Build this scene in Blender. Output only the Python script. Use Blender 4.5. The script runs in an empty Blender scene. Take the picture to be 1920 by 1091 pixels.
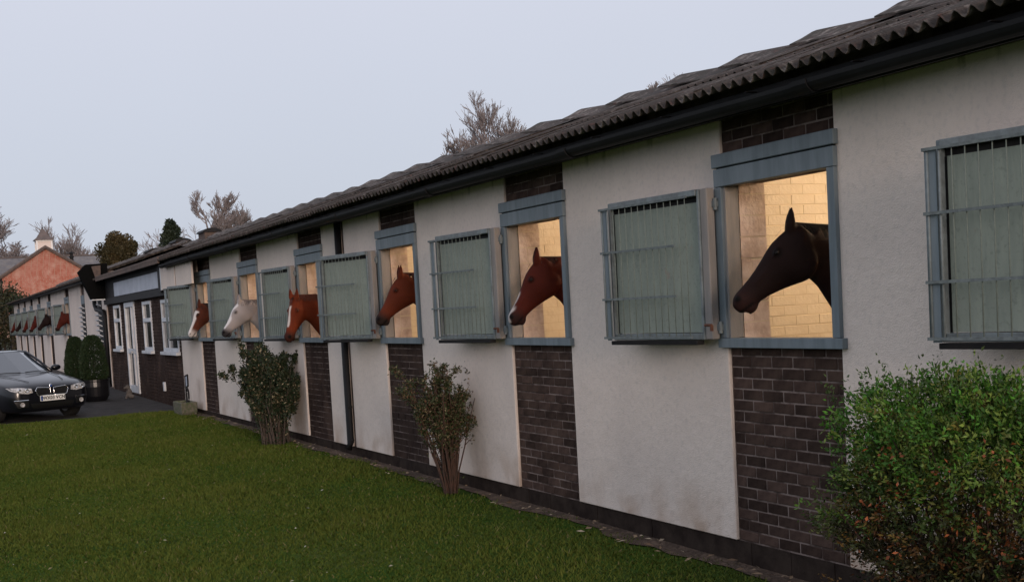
import bpy, bmesh, math, random
import numpy as np
from mathutils import Vector, Matrix, noise
from mathutils.bvhtree import BVHTree
random.seed(7); RNG = np.random.default_rng(7)
S = bpy.context.scene; C = S.collection
R = math.radians; PI = math.pi

# ------------------------------------------------------------------ camera
cam_d = bpy.data.cameras.new('camera'); cam = bpy.data.objects.new('camera', cam_d); C.objects.link(cam); S.camera = cam
YAW, PITCH, ROLL, FPX = .43099, -.06616, -.05569, 2449.27
fw = Vector((-math.cos(YAW)*math.cos(PITCH), math.sin(YAW)*math.cos(PITCH), math.sin(PITCH)))
rt = fw.cross(Vector((0, 0, 1))).normalized(); up = rt.cross(fw)
rt, up = rt*math.cos(ROLL)+up*math.sin(ROLL), up*math.cos(ROLL)-rt*math.sin(ROLL)
m = Matrix((rt, up, -fw)).transposed().to_4x4(); m.translation = Vector((6.914, -5.103, 1.7165))
cam.matrix_world = m
cam_d.sensor_width = 36; cam_d.sensor_fit = 'HORIZONTAL'; cam_d.lens = 36*FPX/1920; cam_d.shift_y = (731.6-545.5)/1920
cam_d.clip_start = .1; cam_d.clip_end = 2000

# ------------------------------------------------------------------ world, sun, exposure
SUN_EL, SUN_AZ = R(8), R(-8)          # afterglow low behind the camera; azimuth from +X towards +Y
w = bpy.data.worlds.new('World'); S.world = w; w.use_nodes = True
nt = w.node_tree; nt.nodes.clear(); N = nt.nodes.new; L = nt.links.new
out = N('ShaderNodeOutputWorld'); bg1 = N('ShaderNodeBackground'); bg2 = N('ShaderNodeBackground'); add = N('ShaderNodeAddShader')
sky = N('ShaderNodeTexSky'); sky.sky_type = 'NISHITA'; sky.sun_disc = False; sky.sun_elevation = SUN_EL; sky.sun_rotation = PI/2-SUN_AZ
sky.dust_density = 2.0
L(sky.outputs[0], bg1.inputs[0]); bg1.inputs[1].default_value = .012
# an even cloud veil, slightly bluer near the horizon
tc = N('ShaderNodeTexCoord'); sep = N('ShaderNodeSeparateXYZ'); L(tc.outputs['Generated'], sep.inputs[0])
rmp = N('ShaderNodeValToRGB'); L(sep.outputs[2], rmp.inputs[0])
e = rmp.color_ramp.elements
e[0].position = 0; e[0].color = (.50, .55, .66, 1); e[1].position = .30; e[1].color = (.655, .67, .77, 1)
nz = N('ShaderNodeTexNoise'); nz.inputs['Scale'].default_value = 3; nz.inputs['Detail'].default_value = 3; L(tc.outputs['Generated'], nz.inputs[0])
mp = N('ShaderNodeMapRange'); mp.inputs[3].default_value = .965; mp.inputs[4].default_value = 1.035; L(nz.outputs[0], mp.inputs[0])
L(rmp.outputs[0], bg2.inputs[0]); L(mp.outputs[0], bg2.inputs[1])
L(bg1.outputs[0], add.inputs[0]); L(bg2.outputs[0], add.inputs[1]); L(add.outputs[0], out.inputs[0])
sl = bpy.data.lights.new('sun', 'SUN'); sl.energy = 1.5; sl.angle = R(14); sl.color = (1, .79, .66)
sun = bpy.data.objects.new('sun', sl); C.objects.link(sun)
sd = Vector((math.cos(SUN_EL)*math.cos(SUN_AZ), math.cos(SUN_EL)*math.sin(SUN_AZ), math.sin(SUN_EL)))
sun.rotation_euler = sd.to_track_quat('Z', 'Y').to_euler(); sun.location = sd*50+Vector((0, 0, 20))
vs = S.view_settings; vs.view_transform = 'Standard'; vs.look = 'None'; vs.exposure = 0; vs.gamma = 1; vs.use_curve_mapping = False
S.cycles.max_bounces = 6; S.cycles.use_denoising = True

# ------------------------------------------------------------------ materials
def mat(name, col, rough=.8, metal=0, col2=None, scale=8, detail=5, bump=0, bscale=60, bdist=.01, contrast=(.35, .65), coords='Object', spec=.5, emit=None, estr=0, attr=None, stretch=None, jitter=0, coat=0, sheen=0):
    m = bpy.data.materials.new(name); m.use_nodes = True; t = m.node_tree; b = t.nodes['Principled BSDF']
    n = t.nodes.new; l = t.links.new
    b.inputs['Roughness'].default_value = rough; b.inputs['Metallic'].default_value = metal; b.inputs['Specular IOR Level'].default_value = spec
    b.inputs['Coat Weight'].default_value = coat; b.inputs['Sheen Weight'].default_value = sheen
    co = n('ShaderNodeTexCoord'); src = co.outputs[coords]
    if stretch:
        mpg = n('ShaderNodeMapping'); mpg.inputs['Scale'].default_value = stretch; l(src, mpg.inputs[0]); src = mpg.outputs[0]
    cur = None
    if attr:
        a = n('ShaderNodeAttribute'); a.attribute_name = attr; cur = a.outputs['Color']
    else:
        r = n('ShaderNodeRGB'); r.outputs[0].default_value = (*col, 1); cur = r.outputs[0]
    if col2:
        z = n('ShaderNodeTexNoise'); z.inputs['Scale'].default_value = scale; z.inputs['Detail'].default_value = detail; z.inputs['Roughness'].default_value = .6; l(src, z.inputs[0])
        mr = n('ShaderNodeMapRange'); mr.inputs[1].default_value = contrast[0]; mr.inputs[2].default_value = contrast[1]; l(z.outputs[0], mr.inputs[0])
        mx = n('ShaderNodeMix'); mx.data_type = 'RGBA'; l(mr.outputs[0], mx.inputs[0]); l(cur, mx.inputs[6]); mx.inputs[7].default_value = (*col2, 1); cur = mx.outputs[2]
    if jitter:
        oi = n('ShaderNodeObjectInfo'); hm = n('ShaderNodeMapRange'); hm.inputs[3].default_value = 1-jitter; hm.inputs[4].default_value = 1+jitter; l(oi.outputs['Random'], hm.inputs[0])
        hs = n('ShaderNodeHueSaturation'); l(cur, hs.inputs['Color']); l(hm.outputs[0], hs.inputs['Value']); cur = hs.outputs[0]
    l(cur, b.inputs['Base Color'])
    if bump:
        z2 = n('ShaderNodeTexNoise'); z2.inputs['Scale'].default_value = bscale; z2.inputs['Detail'].default_value = 4; l(src, z2.inputs[0])
        bp = n('ShaderNodeBump'); bp.inputs['Strength'].default_value = bump; bp.inputs['Distance'].default_value = bdist; l(z2.outputs[0], bp.inputs['Height']); l(bp.outputs[0], b.inputs['Normal'])
    if emit:
        b.inputs['Emission Color'].default_value = (*emit, 1); b.inputs['Emission Strength'].default_value = estr
    return m
M = {}
M['brick'] = mat('dark_brick', (.042, .027, .023), .95, col2=(.072, .047, .038), scale=11, bump=.5, bscale=70, bdist=.006, jitter=.45, spec=.08)
M['mortar'] = mat('mortar', (.24, .19, .17), .95, col2=(.075, .055, .048), scale=5, bump=.4, bscale=90, bdist=.004, spec=.05, contrast=(.42, .6))
M['plinth'] = mat('plinth', (.022, .016, .014), .95, col2=(.045, .034, .028), scale=5, bump=.6, bscale=30, spec=.05)
M['cream_in'] = mat('cream_painted_brick', (.80, .70, .55), .7, col2=(.69, .58, .43), scale=3.5, bump=.4, bscale=25, bdist=.012, contrast=(.45, .8))
M['pink_in'] = mat('worn_painted_brick', (.74, .60, .51), .8, col2=(.50, .34, .26), scale=7, bump=.4, bscale=30, bdist=.012, contrast=(.42, .75))
M['cream_joint'] = mat('painted_joint', (.72, .61, .45), .9)
M['frame'] = mat('blue_grey_paint', (.185, .225, .25), .6, col2=(.13, .165, .185), scale=14, bump=.35, bscale=40, bdist=.004, stretch=(1, 1, .15))
M['frame_pale'] = mat('worn_pale_wood', (.30, .27, .245), .75, col2=(.19, .185, .18), scale=10, bump=.4, bscale=50, bdist=.004, stretch=(1, 1, .15))
M['board'] = mat('green_painted_board', (.285, .325, .275), .75, col2=(.215, .25, .215), scale=9, bump=.45, bscale=35, bdist=.005, stretch=(1.6, 1, .35), contrast=(.3, .72))
M['bars'] = mat('galvanised_bar', (.17, .20, .20), .7, metal=0, col2=(.10, .12, .125), scale=25, bump=.3, bscale=80)
M['cage'] = mat('worn_green_bar', (.20, .235, .205), .8, col2=(.14, .165, .15), scale=25, spec=.15)
M['leaf_frame'] = mat('grey_blue_metal', (.20, .24, .25), .6, metal=0, col2=(.13, .15, .155), scale=12, bump=.3, bscale=60)
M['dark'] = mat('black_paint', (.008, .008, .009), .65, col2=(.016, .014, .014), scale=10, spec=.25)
M['black_plastic'] = mat('black_gutter_plastic', (.006, .006, .007), .6, col2=(.011, .011, .012), scale=4, bump=.1, bscale=20, spec=.22)
M['rust'] = mat('rust', (.16, .06, .03), .9, col2=(.07, .03, .02), scale=20)
M['white_upvc'] = mat('white_frame', (.70, .72, .74), .4, col2=(.55, .57, .6), scale=5)
M['sign'] = mat('pale_sign_board', (.52, .56, .64), .5, col2=(.42, .46, .53), scale=2.2, bump=.1, bscale=5)
M['glass'] = mat('dark_window_glass', (.02, .022, .025), .08, spec=.8)
M['timber'] = mat('weathered_timber', (.13, .088, .068), .85, col2=(.07, .05, .042), scale=10, bump=.5, bscale=40, stretch=(.2, 1, 1))
M['steel'] = mat('steel', (.3, .3, .3), .4, metal=.8)
M['tarmac'] = mat('tarmac', (.075, .07, .068), .95, spec=.15, col2=(.045, .043, .042), scale=3, bump=.8, bscale=90, bdist=.01)
M['soil'] = mat('bare_soil', (.075, .048, .032), 1, col2=(.17, .115, .08), scale=6, bump=1, bscale=25, bdist=.04, contrast=(.48, .7))
M['pot'] = mat('black_pot', (.008, .008, .01), .35)
M['stone'] = mat('mossy_stone', (.16, .14, .11), .95, col2=(.06, .08, .03), scale=14, bump=.8, bscale=25)

def wall_material():
    # off-white roughcast with a brown splash band near the ground and short drip stains under the eaves (stains with their own shape)
    m = mat('white_render', (.77, .675, .60), .95, spec=.15)
    t = m.node_tree; n = t.nodes.new; l = t.links.new; b = t.nodes['Principled BSDF']
    co = [x for x in t.nodes if x.type == 'TEX_COORD'][0]
    geo = n('ShaderNodeNewGeometry'); sp = n('ShaderNodeSeparateXYZ'); l(geo.outputs['Position'], sp.inputs[0])
    P = geo.outputs['Position']
    def ns(scale, det, stretch=None):
        z = n('ShaderNodeTexNoise'); z.inputs['Scale'].default_value = scale; z.inputs['Detail'].default_value = det
        if stretch:
            q = n('ShaderNodeMapping'); q.inputs['Scale'].default_value = stretch; l(P, q.inputs[0]); l(q.outputs[0], z.inputs[0])
        else: l(P, z.inputs[0])
        return z.outputs[0]
    def rng(v, a, c, d=0., e_=1.):
        r = n('ShaderNodeMapRange'); r.inputs[1].default_value = a; r.inputs[2].default_value = c; r.inputs[3].default_value = d; r.inputs[4].default_value = e_; l(v, r.inputs[0]); return r.outputs[0]
    def mul(a, c):
        r = n('ShaderNodeMath'); r.operation = 'MULTIPLY'
        for i, v in enumerate((a, c)):
            if isinstance(v, float): r.inputs[i].default_value = v
            else: l(v, r.inputs[i])
        return r.outputs[0]
    def mixc(f, a, col):
        r = n('ShaderNodeMix'); r.data_type = 'RGBA'; l(f, r.inputs[0]); l(a, r.inputs[6]); r.inputs[7].default_value = (*col, 1); return r.outputs[2]
    base = b.inputs['Base Color'].links[0].from_socket
    c = mixc(rng(ns(1.3, 5), .4, .75, 0, .55), base, (.60, .525, .475))
    c = mixc(rng(ns(26, 3), .5, .8, 0, .35), c, (.45, .42, .40))
    c = mixc(mul(rng(sp.outputs[2], .42, .0), rng(ns(2.3, 6), .44, .66, 0, .75)), c, (.42, .30, .215))
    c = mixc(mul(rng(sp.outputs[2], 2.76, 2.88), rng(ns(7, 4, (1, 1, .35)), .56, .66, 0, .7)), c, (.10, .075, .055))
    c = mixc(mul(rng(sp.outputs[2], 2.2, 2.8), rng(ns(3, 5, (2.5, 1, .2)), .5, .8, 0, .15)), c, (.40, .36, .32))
    l(c, b.inputs['Base Color'])
    v = n('ShaderNodeTexVoronoi'); v.inputs['Scale'].default_value = 130; l(P, v.inputs[0])
    bp = n('ShaderNodeBump'); bp.inputs['Strength'].default_value = .3; bp.inputs['Distance'].default_value = .010; l(v.outputs[0], bp.inputs['Height'])
    bp2 = n('ShaderNodeBump'); bp2.inputs['Strength'].default_value = .35; bp2.inputs['Distance'].default_value = .03; l(ns(9, 7), bp2.inputs['Height']); l(bp2.outputs[0], bp.inputs['Normal'])
    l(bp.outputs[0], b.inputs['Normal'])
    return m
M['render'] = wall_material()
M['roof'] = mat('weathered_fibre_cement', (.060, .047, .041), .95, col2=(.24, .21, .185), scale=9, bump=.8, bscale=30, bdist=.015, contrast=(.52, .68), jitter=.25)
def add_moss(m, col, scale, lo, hi, amt):
    t = m.node_tree; n = t.nodes.new; l = t.links.new; b = t.nodes['Principled BSDF']; src = b.inputs['Base Color'].links[0].from_socket
    g = n('ShaderNodeNewGeometry'); z = n('ShaderNodeTexNoise'); z.inputs['Scale'].default_value = scale; z.inputs['Detail'].default_value = 6; l(g.outputs['Position'], z.inputs[0])
    r = n('ShaderNodeMapRange'); r.inputs[1].default_value = lo; r.inputs[2].default_value = hi; r.inputs[4].default_value = amt; l(z.outputs[0], r.inputs[0])
    x = n('ShaderNodeMix'); x.data_type = 'RGBA'; l(r.outputs[0], x.inputs[0]); l(src, x.inputs[6]); x.inputs[7].default_value = (*col, 1); l(x.outputs[2], b.inputs['Base Color'])
add_moss(M['roof'], (.035, .03, .022), 5, .5, .62, .85)
add_moss(M['roof'], (.11, .045, .035), 13, .6, .7, .6)
add_moss(M['brick'], (.13, .085, .065), 2.2, .5, .72, .5)
add_moss(M['board'], (.30, .22, .19), 5, .69, .74, .7)
add_moss(M['board'], (.15, .175, .15), 40, .56, .7, .5)

# ------------------------------------------------------------------ mesh helpers
class MB:
    """collects shapes, then links them as one mesh object"""
    def __init__(s): s.v = []; s.f = []
    def box(s, x0, x1, y0, y1, z0, z1, M4=None):
        b = len(s.v); P = [(x, y, z) for z in (z0, z1) for y in (y0, y1) for x in (x0, x1)]
        if M4 is not None: P = [tuple(M4 @ Vector(p)) for p in P]
        s.v += P; s.f += [tuple(b+i for i in q) for q in ((0, 2, 3, 1), (4, 5, 7, 6), (0, 1, 5, 4), (2, 6, 7, 3), (0, 4, 6, 2), (1, 3, 7, 5))]; return s
    def tube(s, pts, rad, n=8, caps=True):
        pts = [Vector(p) for p in pts]; rad = rad if hasattr(rad, '__len__') else [rad]*len(pts); b = len(s.v)
        for i, p in enumerate(pts):
            d = (pts[min(i+1, len(pts)-1)]-pts[max(i-1, 0)]).normalized()
            a = d.cross(Vector((0, 0, 1)) if abs(d.z) < .95 else Vector((1, 0, 0))).normalized(); c = d.cross(a)
            for k in range(n):
                t = 2*PI*k/n; s.v.append(tuple(p+(a*math.cos(t)+c*math.sin(t))*rad[i]))
        for i in range(len(pts)-1):
            for k in range(n): s.f.append((b+i*n+k, b+i*n+(k+1) % n, b+(i+1)*n+(k+1) % n, b+(i+1)*n+k))
        if caps: s.f.append(tuple(b+k for k in range(n))[::-1]); s.f.append(tuple(b+(len(pts)-1)*n+k for k in range(n)))
        return s
    def lathe(s, prof, n=20, c=(0, 0, 0)):
        b = len(s.v)
        for r, z in prof:
            for k in range(n): t = 2*PI*k/n; s.v.append((c[0]+r*math.cos(t), c[1]+r*math.sin(t), c[2]+z))
        for i in range(len(prof)-1):
            for k in range(n): s.f.append((b+i*n+k, b+i*n+(k+1) % n, b+(i+1)*n+(k+1) % n, b+(i+1)*n+k))
        s.f.append(tuple(b+k for k in range(n))[::-1]); s.f.append(tuple(b+(len(prof)-1)*n+k for k in range(n))); return s
    def prism(s, poly, d0, d1, axis=1):
        """poly of (a,b) extruded along axis between d0 and d1"""
        b = len(s.v); n = len(poly)
        for d in (d0, d1):
            for a, c in poly:
                p = [a, c]; p.insert(axis, d); s.v.append(tuple(p))
        s.f.append(tuple(b+i for i in range(n))); s.f.append(tuple(b+n+i for i in range(n))[::-1])
        for i in range(n): s.f.append((b+i, b+n+i, b+n+(i+1) % n, b+(i+1) % n))
        return s
    def rings(s, rings, caps=True):
        b = len(s.v); n = len(rings[0])
        for r in rings: s.v += [tuple(p) for p in r]
        for i in range(len(rings)-1):
            for k in range(n): s.f.append((b+i*n+k, b+i*n+(k+1) % n, b+(i+1)*n+(k+1) % n, b+(i+1)*n+k))
        if caps: s.f.append(tuple(b+k for k in range(n))[::-1]); s.f.append(tuple(b+(len(rings)-1)*n+k for k in range(n)))
        return s
    def ball(s, c, r, n=10, M3=None):
        c = Vector(c); rr = []
        for i in range(1, n):
            t = PI*i/n; ring = []
            for k in range(n+2):
                u = 2*PI*k/(n+2); p = Vector((r[0]*math.sin(t)*math.cos(u), r[1]*math.sin(t)*math.sin(u), r[2]*math.cos(t)))
                if M3 is not None: p = M3 @ p
                ring.append(c+p)
            rr.append(ring)
        return s.rings(rr)
    def mesh(s, name, m, smooth=False, bevel=0):
        me = bpy.data.meshes.new(name); me.from_pydata(s.v, [], s.f)
        bm = bmesh.new(); bm.from_mesh(me); bmesh.ops.recalc_face_normals(bm, faces=bm.faces)
        if bevel: bmesh.ops.bevel(bm, geom=bm.edges[:]+bm.verts[:], offset=bevel, segments=1, affect='EDGES')
        bm.to_mesh(me); bm.free()
        if m: me.materials.append(m)
        if smooth: me.polygons.foreach_set('use_smooth', [True]*len(me.polygons))
        return me
    def build(s, name, m, parent=None, smooth=False, bevel=0, **k): return link(name, s.mesh(name, m, smooth, bevel), parent, **k)
def link(name, me, parent=None, loc=None, rot=None, kind=None, label=None):
    o = bpy.data.objects.new(name, me); C.objects.link(o); o.parent = parent
    if loc: o.location = loc
    if rot: o.rotation_euler = rot
    if kind: o['kind'] = kind
    if label: o['label'] = label
    return o
def tag(o, label=None, cat=None, group=None, kind=None):
    if label: o['label'] = label
    if cat: o['category'] = cat
    if group: o['group'] = group
    if kind: o['kind'] = kind
    return o
def empty(name, loc=(0, 0, 0), rz=0): o = bpy.data.objects.new(name, None); C.objects.link(o); o.location = loc; o.rotation_euler = (0, 0, rz); o.empty_display_size = .1; return o
KIDS = {}
def copy_tree(o, parent=None):
    c = o.copy(); C.objects.link(c); c.parent = parent
    for ch in [x for x in bpy.data.objects if x.parent == o]: copy_tree(ch, c)
    return c
def np_mesh(name, V, F, mats, parent=None, cols=None, smooth=False):
    """fast mesh from numpy; F (n,k)"""
    me = bpy.data.meshes.new(name); nf, k = F.shape
    me.vertices.add(len(V)); me.vertices.foreach_set('co', V.astype(np.float32).ravel())
    me.loops.add(nf*k); me.loops.foreach_set('vertex_index', F.astype(np.int32).ravel())
    me.polygons.add(nf); me.polygons.foreach_set('loop_start', np.arange(0, nf*k, k, dtype=np.int32)); me.polygons.foreach_set('loop_total', np.full(nf, k, dtype=np.int32))
    if smooth: me.polygons.foreach_set('use_smooth', np.ones(nf, dtype=bool))
    me.update(calc_edges=True)
    if cols is not None:
        a = me.color_attributes.new('tint', 'FLOAT_COLOR', 'POINT'); a.data.foreach_set('color', cols.astype(np.float32).ravel())
    me.materials.append(mats); return link(name, me, parent)
def gz(x): return float(np.interp(x, [-120, -75, -56, -40, -30, -20, -15, -8, -3, 1, 12], [1.6, .72, .32, .10, -.01, -.08, -.10, -.13, -.15, -.18, -.22]))
# ------------------------------------------------------------------ ground
def sheet(name, poly_xy, dz, m, nx=60):
    """strip sheet following the gentle fall of the yard; poly_xy = (x0,x1,ylow(x),yhigh(x))"""
    x0, x1, f0, f1 = poly_xy; V = []; F = []; ny = 6
    for i in range(nx+1):
        x = x0+(x1-x0)*i/nx
        for j in range(ny+1):
            y = f0(x)+(f1(x)-f0(x))*j/ny; V.append((x, y, gz(x)+dz))
    for i in range(nx):
        for j in range(ny): a = i*(ny+1)+j; F.append((a, a+ny+1, a+ny+2, a+1))
    me = bpy.data.meshes.new(name); me.from_pydata(V, [], F); me.materials.append(m); return tag(link(name, me), kind='structure')
M['ground'] = mat('far_ground', (.035, .05, .02), 1, col2=(.05, .05, .03), scale=.3)
def lawn_mat():
    m = mat('lawn_turf', (.036, .080, .012), 1, col2=(.070, .095, .022), scale=1.1, detail=8, bump=.8, bscale=60, bdist=.03, coords='Object', contrast=(.38, .66), spec=.04)
    add_moss(m, (.022, .045, .010), .55, .5, .7, .8); return m
M['lawn'] = lawn_mat()
gb = MB(); gb.v = [(-1200, -1200, -.02), (-1200, 1200, -.02), (-121, 1200, -.02), (-121, -1200, -.02)]
V = []; xs = [-1500, -121, -75, -56, -40, -30, -20, -15, -8, -3, 1, 12, 60, 400]
for x in xs:
    for y in (-1200, -60, 0, 60, 1200): V.append((x, y, (gz(x) if x > -121 else 1.55)-.03))
F = [(i*5+j, i*5+5+j, i*5+6+j, i*5+1+j) for i in range(len(xs)-1) for j in range(4)]
me = bpy.data.meshes.new('ground'); me.from_pydata(V, [], F); me.materials.append(M['ground']); tag(link('ground', me), kind='structure')
sheet('tarmac_yard', (-75, -19.9, lambda x: -26, lambda x: .0), -.012, M['tarmac'])
sheet('lawn', (-20.15, 10, lambda x: -14, lambda x: -.02), 0., M['lawn'], 80)
def soil_edge(x): return -.17-.12*noise.noise((x*.9, 3, 0))-.07*noise.noise((x*3.1, 7, 0))
sheet('soil_strip', (-19.6, 8, soil_edge, lambda x: .02), .010, M['soil'], 260)
k = MB(); 
for i in range(14): y = -i*1.0; k.box(-20.24, -20.155, y-.992, y-.008, gz(-20.2)-.1, gz(-20.2)+.006)
tag(k.build('lawn_edging', M['stone'], bevel=.006), kind='structure')

# grass blades: one object nobody could count
def grass():
    n = 420000
    u = RNG.random(n); x = 4.5-24.65*u**1.15; y = -.03-RNG.random(n)**.85*6.4
    far = np.clip((5-x)/26, 0, 1)
    # keep what lies in the camera's field (with a margin), thin near the wall
    pe = .10+.09*np.sin(x*1.7)*np.sin(x*.6+1)+.06*np.sin(x*4.9+2)+.05*np.sin(x*11); keep = (y < -pe-.14*RNG.random(n)**2) & (x > -20.15) & (y > -.25*(6.9-x)-5.6+.0*x) & (x < 3)
    x = x[keep]; y = y[keep]; far = far[keep]; n = len(x)
    z = np.interp(x, [-30, -20, -15, -8, -3, 1, 12], [-.01, -.08, -.10, -.13, -.15, -.18, -.22])
    pn = np.sin(x*2.1+y*1.3)+np.sin(x*.7-y*2.9)+np.sin(x*5.3+y*4.7)*.6
    h = (.012+.014*RNG.random(n))*(1+.18*pn)*(1+.3*far); h = np.clip(h, .012, .08)
    tall = RNG.random(n) < .010; h[tall] *= 2.0; tuft = np.sin(x*9+np.sin(y*7))*np.sin(y*8.3+np.sin(x*5)) > .86; h[tuft] *= 1.5
    w_ = .0035+.009*far+.003*RNG.random(n)
    a = RNG.random(n)*2*PI; lean = 1.5*RNG.random(n)*h
    dx, dy = np.cos(a), np.sin(a); b = RNG.random(n)*2*PI
    V = np.empty((n, 3, 3)); V[:, 0] = np.stack([x-dx*w_, y-dy*w_, z-.002], 1); V[:, 1] = np.stack([x+dx*w_, y+dy*w_, z-.002], 1)
    V[:, 2] = np.stack([x+np.cos(b)*lean, y+np.sin(b)*lean, z+h], 1)
    t = RNG.random(n)[:, None]; pat = np.clip(.5+.22*pn, 0, 1)[:, None]
    c1 = np.array([.034, .074, .010]); c2 = np.array([.130, .140, .030]); col = c1*(1-t*.6-.3*pat)+c2*(t*.6+.3*pat)
    dry = RNG.random(n) < .03; col[dry] = [.16, .14, .06]
    cols = np.ones((n, 3, 4)); cols[:, :, :3] = col[:, None, :]
    F = np.arange(n*3).reshape(n, 3)
    mm = mat('grass_blade', (0, 0, 0), .9, attr='tint', spec=.04)
    return tag(np_mesh('grass_blades', V.reshape(-1, 3), F, mm, cols=cols.reshape(-1, 4)), 'short mown grass blades of the lawn in front of the stable row', 'grass', kind='stuff')
grass()
def litter():
    n = 420; V = []; cols = []; F = []
    for i in range(n):
        if i < 330:
            x = random.uniform(-20, 3.5); y = soil_edge(x)+random.gauss(.02, .10); y = min(y, -.05); s = random.uniform(.012, .045)
            c = random.choice([(.30, .22, .14), (.22, .15, .09), (.38, .31, .22), (.16, .10, .06)])
        else:
            x = random.uniform(-19, 1); y = random.uniform(-5.2, -.5); s = random.uniform(.010, .022); c = random.choice([(.42, .40, .36), (.30, .28, .2), (.2, .17, .08)])
        a = random.random()*6.3; z = gz(x)+.03+random.random()*.012; d = Vector((math.cos(a), math.sin(a), random.uniform(-.15, .25)))*s; e2 = Vector((-math.sin(a), math.cos(a), random.uniform(-.3, .3)))*s*random.uniform(.15, .55)
        p = Vector((x, y, z)); b = len(V)
        for q in (p-d, p-e2, p+d, p+e2+Vector((0, 0, .006))): V.append(tuple(q)); cols.append((*c, 1))
        F.append((b, b+1, b+2)); F.append((b, b+2, b+3))
    tag(np_mesh('fallen_leaves', np.array(V), np.array(F), mat('dry_leaf', (0, 0, 0), .9, attr='tint'), cols=np.array(cols)), 'dry leaves and straw bits littered along the wall foot and lawn', 'leaves', kind='stuff')
litter()

# ------------------------------------------------------------------ stable row
SP, HW = 3.5321, .60                        # bay spacing, half width of an opening
Z_SILL, Z_HEAD, Z_LT, Z_TOP = 1.335, 2.425, 2.645, 2.875
def brick_mesh(name, L_=.215, H_=.065, D=.03, mt=None): return MB().box(0, L_, 0, .02, 0, H_).mesh(name, mt or M['brick'], bevel=.004)
BM = [brick_mesh('brick', l) for l in (.215, .1025, .160, .05)]
def courses(x0, x1, z0, z1, pitch=.075):
    """positions of stretcher-bond bricks filling a rectangle"""
    out = []; r = 0; z = z0+.005
    while z+.05 < z1:
        h = min(.065, z1-z-.002); x = x0+.004-(0.1125 if r % 2 else 0)
        while x < x1-.03:
            a, b = max(x, x0+.004), min(x+.213, x1-.004)
            if b-a > .03: out.append((a, b, z, z+h))
            x += .225
        z += pitch; r += 1
    return out
def lay_bricks(root, x0, x1, z0, z1, single, y=.028, mb=None):
    for a, b, c, d in courses(x0, x1, z0, z1):
        if single:
            o = link('brick', BM[0], root, (a, y+random.uniform(-.002, .0015), c)); o.scale = ((b-a)/.215, 1, (d-c)/.065)
            o.rotation_euler = (random.uniform(-.01, .01), random.uniform(-.006, .006), random.uniform(-.006, .006))
        else:
            j = random.uniform(-.003, .004); mb.box(a, b, y+j, y+.028, c, d)

def corr_sheet(wd, ln, pitch=.1095, amp=.024, seg=6, th=.007):
    n = int(round(wd/pitch*seg)); m = MB(); row = []
    for s_ in (0, ln):
        for t in (0, -th):
            for i in range(n+1): x = wd*i/n; m.v.append((x, s_, amp*math.cos(2*PI*x/pitch)+t))
    N1 = n+1
    for i in range(n):
        a = i; m.f += [(a, a+1, 2*N1+a+1, 2*N1+a), (N1+a, 3*N1+a, 3*N1+a+1, N1+a+1), (a, N1+a, N1+a+1, a+1), (2*N1+a, 2*N1+a+1, 3*N1+a+1, 3*N1+a)]
    return m.mesh('roof_sheet', M['roof'], smooth=True)
def ridge_cap(wd):
    m = MB(); prof = [(-.30, -.105), (-.16, -.045), (-.05, .012), (0, .03), (.05, .012), (.16, -.045), (.30, -.105)]
    top = []; r0 = [(0, a, b+.085) for a, b in prof]; r1 = [(wd*1.06, a, b) for a, b in prof]
    lo0 = [(x, a, b-.012) for x, a, b in r0]; lo1 = [(x, a, b-.012) for x, a, b in r1]
    m.rings([r0+lo0[::-1], r1+lo1[::-1]]); return m.mesh('ridge_cap', M['roof'])
RIDGE_Y, RIDGE_Z, EAVE_Y, EAVE_Z = 2.4, 3.81, -.36, 2.965
SLOPE = math.atan2(RIDGE_Z-EAVE_Z, RIDGE_Y-EAVE_Y); SL = math.hypot(RIDGE_Z-EAVE_Z, RIDGE_Y-EAVE_Y)
SHEET = corr_sheet(1.095, SL*.54); CAP = ridge_cap(1.095)
def roof(root, x0, x1, zoff=0, eave_y=EAVE_Y, rng=random.Random(3)):
    n = int(round((x1-x0)/1.095)); wd = (x1-x0)/n
    MB().box(x0+.02, x1-.02, RIDGE_Y-.09, RIDGE_Y+.09, RIDGE_Z-.2+zoff, RIDGE_Z+.075+zoff).build('ridge_board', M['timber'], root)
    for i in range(n):
        x = x0+i*wd; sx = wd/1.095*1.012
        for row in (0, 1):
            s0 = 0 if row == 0 else SL*.48
            for side in (0, 1):
                if side == 1 and row == 1: pass
                j = rng.uniform(-.006, .008)
                y = eave_y+math.cos(SLOPE)*s0; z = EAVE_Z+math.sin(SLOPE)*s0+row*.012+.03+j+zoff
                o = link('roof_sheet', SHEET, root, (x, y, z) if side == 0 else (x+wd, 2*RIDGE_Y-y, z), (SLOPE+rng.uniform(-.004, .004), rng.uniform(-.006, .006), 0 if side == 0 else PI)); o.scale = (sx, 1, 1)
        link('ridge_cap', CAP, root, (x, RIDGE_Y, RIDGE_Z+.055+zoff+rng.uniform(-.006, .01)), (0, rng.uniform(.0, .012), 0))
def wall_panel(root, x0, x1, z0=0, z1=Z_TOP, y0=0.0):
    m = MB(); n = 1
    m.box(x0, x1, y0, y0+.03, z0, z1); return m.build('render_panel', M['render'], root, bevel=.006)

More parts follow.
